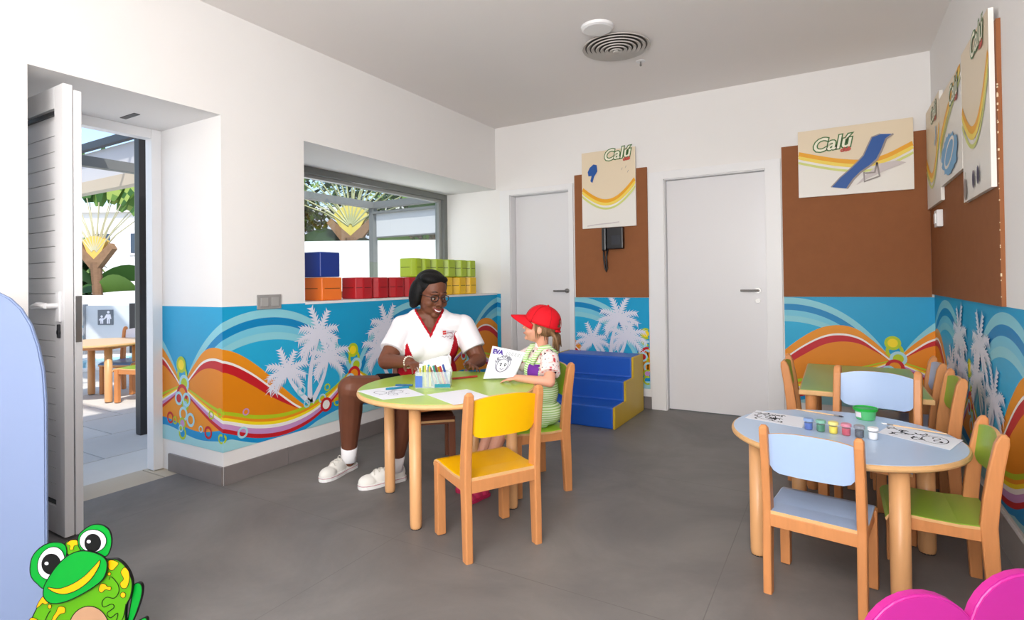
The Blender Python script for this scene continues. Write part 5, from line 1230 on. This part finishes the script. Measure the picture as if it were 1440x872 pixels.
# cap: panels dome, peak, rear opening with strap
CAPM = mat('red cotton', (214, 24, 38), .75, .2, .04, 30, .1, 120)
tp = math.radians(-12); ct, st = math.cos(tp), math.sin(tp)
cc = lambda x, y, z: ch(x, y*ct+z*st, -y*st+z*ct)      # cap frame tilted back
bm = BM(); rows = []
n, m_ = 40, 12
for j in range(m_+1):
    ph = PI/2*j/m_; row = []
    for i in range(n):
        a = 2*PI*i/n; rr = math.cos(ph)**.85; row.append(bm.verts.new(cc(.092*rr*math.cos(a), -.006+.107*rr*math.sin(a), .012+.108*math.sin(ph)**.95)))
    rows.append(row)
for j in range(m_):
    for i in range(n):
        a = 2*PI*(i+.5)/n; back = abs(((a-1.5*PI+PI) % (2*PI))-PI)
        if j < 4 and back < .42*math.sqrt(max(0, 1-((j+.5)/4.5)**2)) and j > 0: continue
        bm.faces.new((rows[j][i], rows[j][(i+1) % n], rows[j+1][(i+1) % n], rows[j+1][i]))
capo = obj('cap', bm, CAPM, croot, True); sm_ = capo.modifiers.new('t', 'SOLIDIFY'); sm_.thickness = .003
bm = BM(); rows = []
for i in range(13):
    a = math.radians(22+136*i/12); row = []
    for j in range(6):
        q = j/5; x = .090*math.cos(a)*(1-.10*q); y = -.006+.105*math.sin(a)+q*.088*math.sin(math.radians(180*i/12))**.7; z = .020-.030*q-.022*(math.cos(a))**2+.014*math.sin(math.radians(180*i/12))
        row.append(bm.verts.new(cc(x, y, z)))
    rows.append(row)
for r1, r2 in zip(rows, rows[1:]):
    for j in range(5): bm.faces.new((r1[j], r1[j+1], r2[j+1], r2[j]))
pk = obj('cap_peak', bm, CAPM, capo, True); sm_ = pk.modifiers.new('t', 'SOLIDIFY'); sm_.thickness = .005
bm = BM(); ball(bm, cc(0, -.006, .122), .007); obj('cap_button', bm, CAPM, capo, True)
for i in range(6):
    a = 2*PI*i/6+.52; bm = BM(); tube(bm, [cc(.092*math.cos(p)**.85*math.cos(a)*1.012, -.006+.107*math.cos(p)**.85*math.sin(a)*1.012, .012+.108*math.sin(p)**.95+.0015) for p in [PI/2*q/10*.98 for q in range(11)]], .0012, 5); obj('seam', bm, mat('dark red thread', (170, 14, 28), .8), capo, True)
bm = BM(); tube(bm, [cc(.048, -.100, .006), cc(.0, -.116, .004), cc(-.048, -.100, .006)], .006, 8); obj('cap_strap', bm, CAPM, capo, True)
PSH = mat('pink shoe', (206, 50, 96), .6)
for (h_, kn, an), (he, to) in zip(clegs, (((-1.535, 2.345), (-1.570, 2.190)), ((-1.640, 2.430), (-1.690, 2.285)))):
    shoe(croot, he, to, an, PSH, mat('pink sole', (190, 40, 86), .5), .62, False, 'shoe', .052)

for r_ in (wroot, croot):
    for c_ in r_.children: c_.location = c_.location-r_.location

# drawing held up between them
c4 = [Vector(p) for p in ((-1.618, 2.440, .569), (-1.475, 2.520, .572), (-1.437, 2.582, .696), (-1.592, 2.490, .735))]
def pfn(u, v, w=0):
    p = c4[0]*(1-u)*(1-v)+c4[1]*u*(1-v)+c4[2]*u*v+c4[3]*(1-u)*v; nrm = Vector((.50, -.86, .1)).normalized()
    curve = -.030*math.sin(PI*v)*(.6+.4*u)+.05*(1-v)**4
    return p+nrm*(curve+.0008+w*.0006)
bm = BM(); n = 14; g = [[bm.verts.new(pfn(i/n, j/n)) for j in range(n+1)] for i in range(n+1)]
for i in range(n):
    for j in range(n): bm.faces.new((g[i][j], g[i+1][j], g[i+1][j+1], g[i][j+1]))
hp = obj('held_drawing', bm, PAPER, None, True); sm_ = hp.modifiers.new('t', 'SOLIDIFY'); sm_.thickness = .0008; sm_.offset = -1 
tag(hp, 'drawing sheet with purple letters EVA held up between the woman and the child', 'paper')
bm = BM(); add_text(bm, 'EVA', .20, lambda a, b, c: pfn(.05+a*.86, .78+b, c), 0, off=.012, w=4)
for i in range(5): ribbon(bm, [(.47+.09*i, .78), (.47+.09*i, .90), (.53+.09*i, .90), (.53+.09*i, .78), (.47+.09*i, .78)], .010, pfn, 1, 3)
for e_ in ((.46, .42, .17, .22), (.46, .47, .22, .27)): q = ell(*e_, 28); ribbon(bm, q+[q[0]], .024, pfn, 1, 3)
random.seed(4)
for i in range(14): a = random.uniform(.3, 3.0); q = ell(.46+.22*math.cos(a), .47+.26*math.sin(a), .05, .05, 8, 0, a, a+3.6); ribbon(bm, q, .024, pfn, 1, 3)
for x in (.40, .54): fillp(bm, ell(x, .42, .022, .034, 12), pfn, 2, 3); q = ell(x, .44, .035, .045, 12, 0, .2, 2.9); ribbon(bm, q, .024, pfn, 2, 3)
q = ell(.47, .34, .06, .05, 10, 0, 3.5, 5.9); ribbon(bm, q, .024, pfn, 1, 3)
obj('drawing', bm, [mat('purple ink', (84, 54, 160), .6), GREYINK, INK], hp, normals=False)
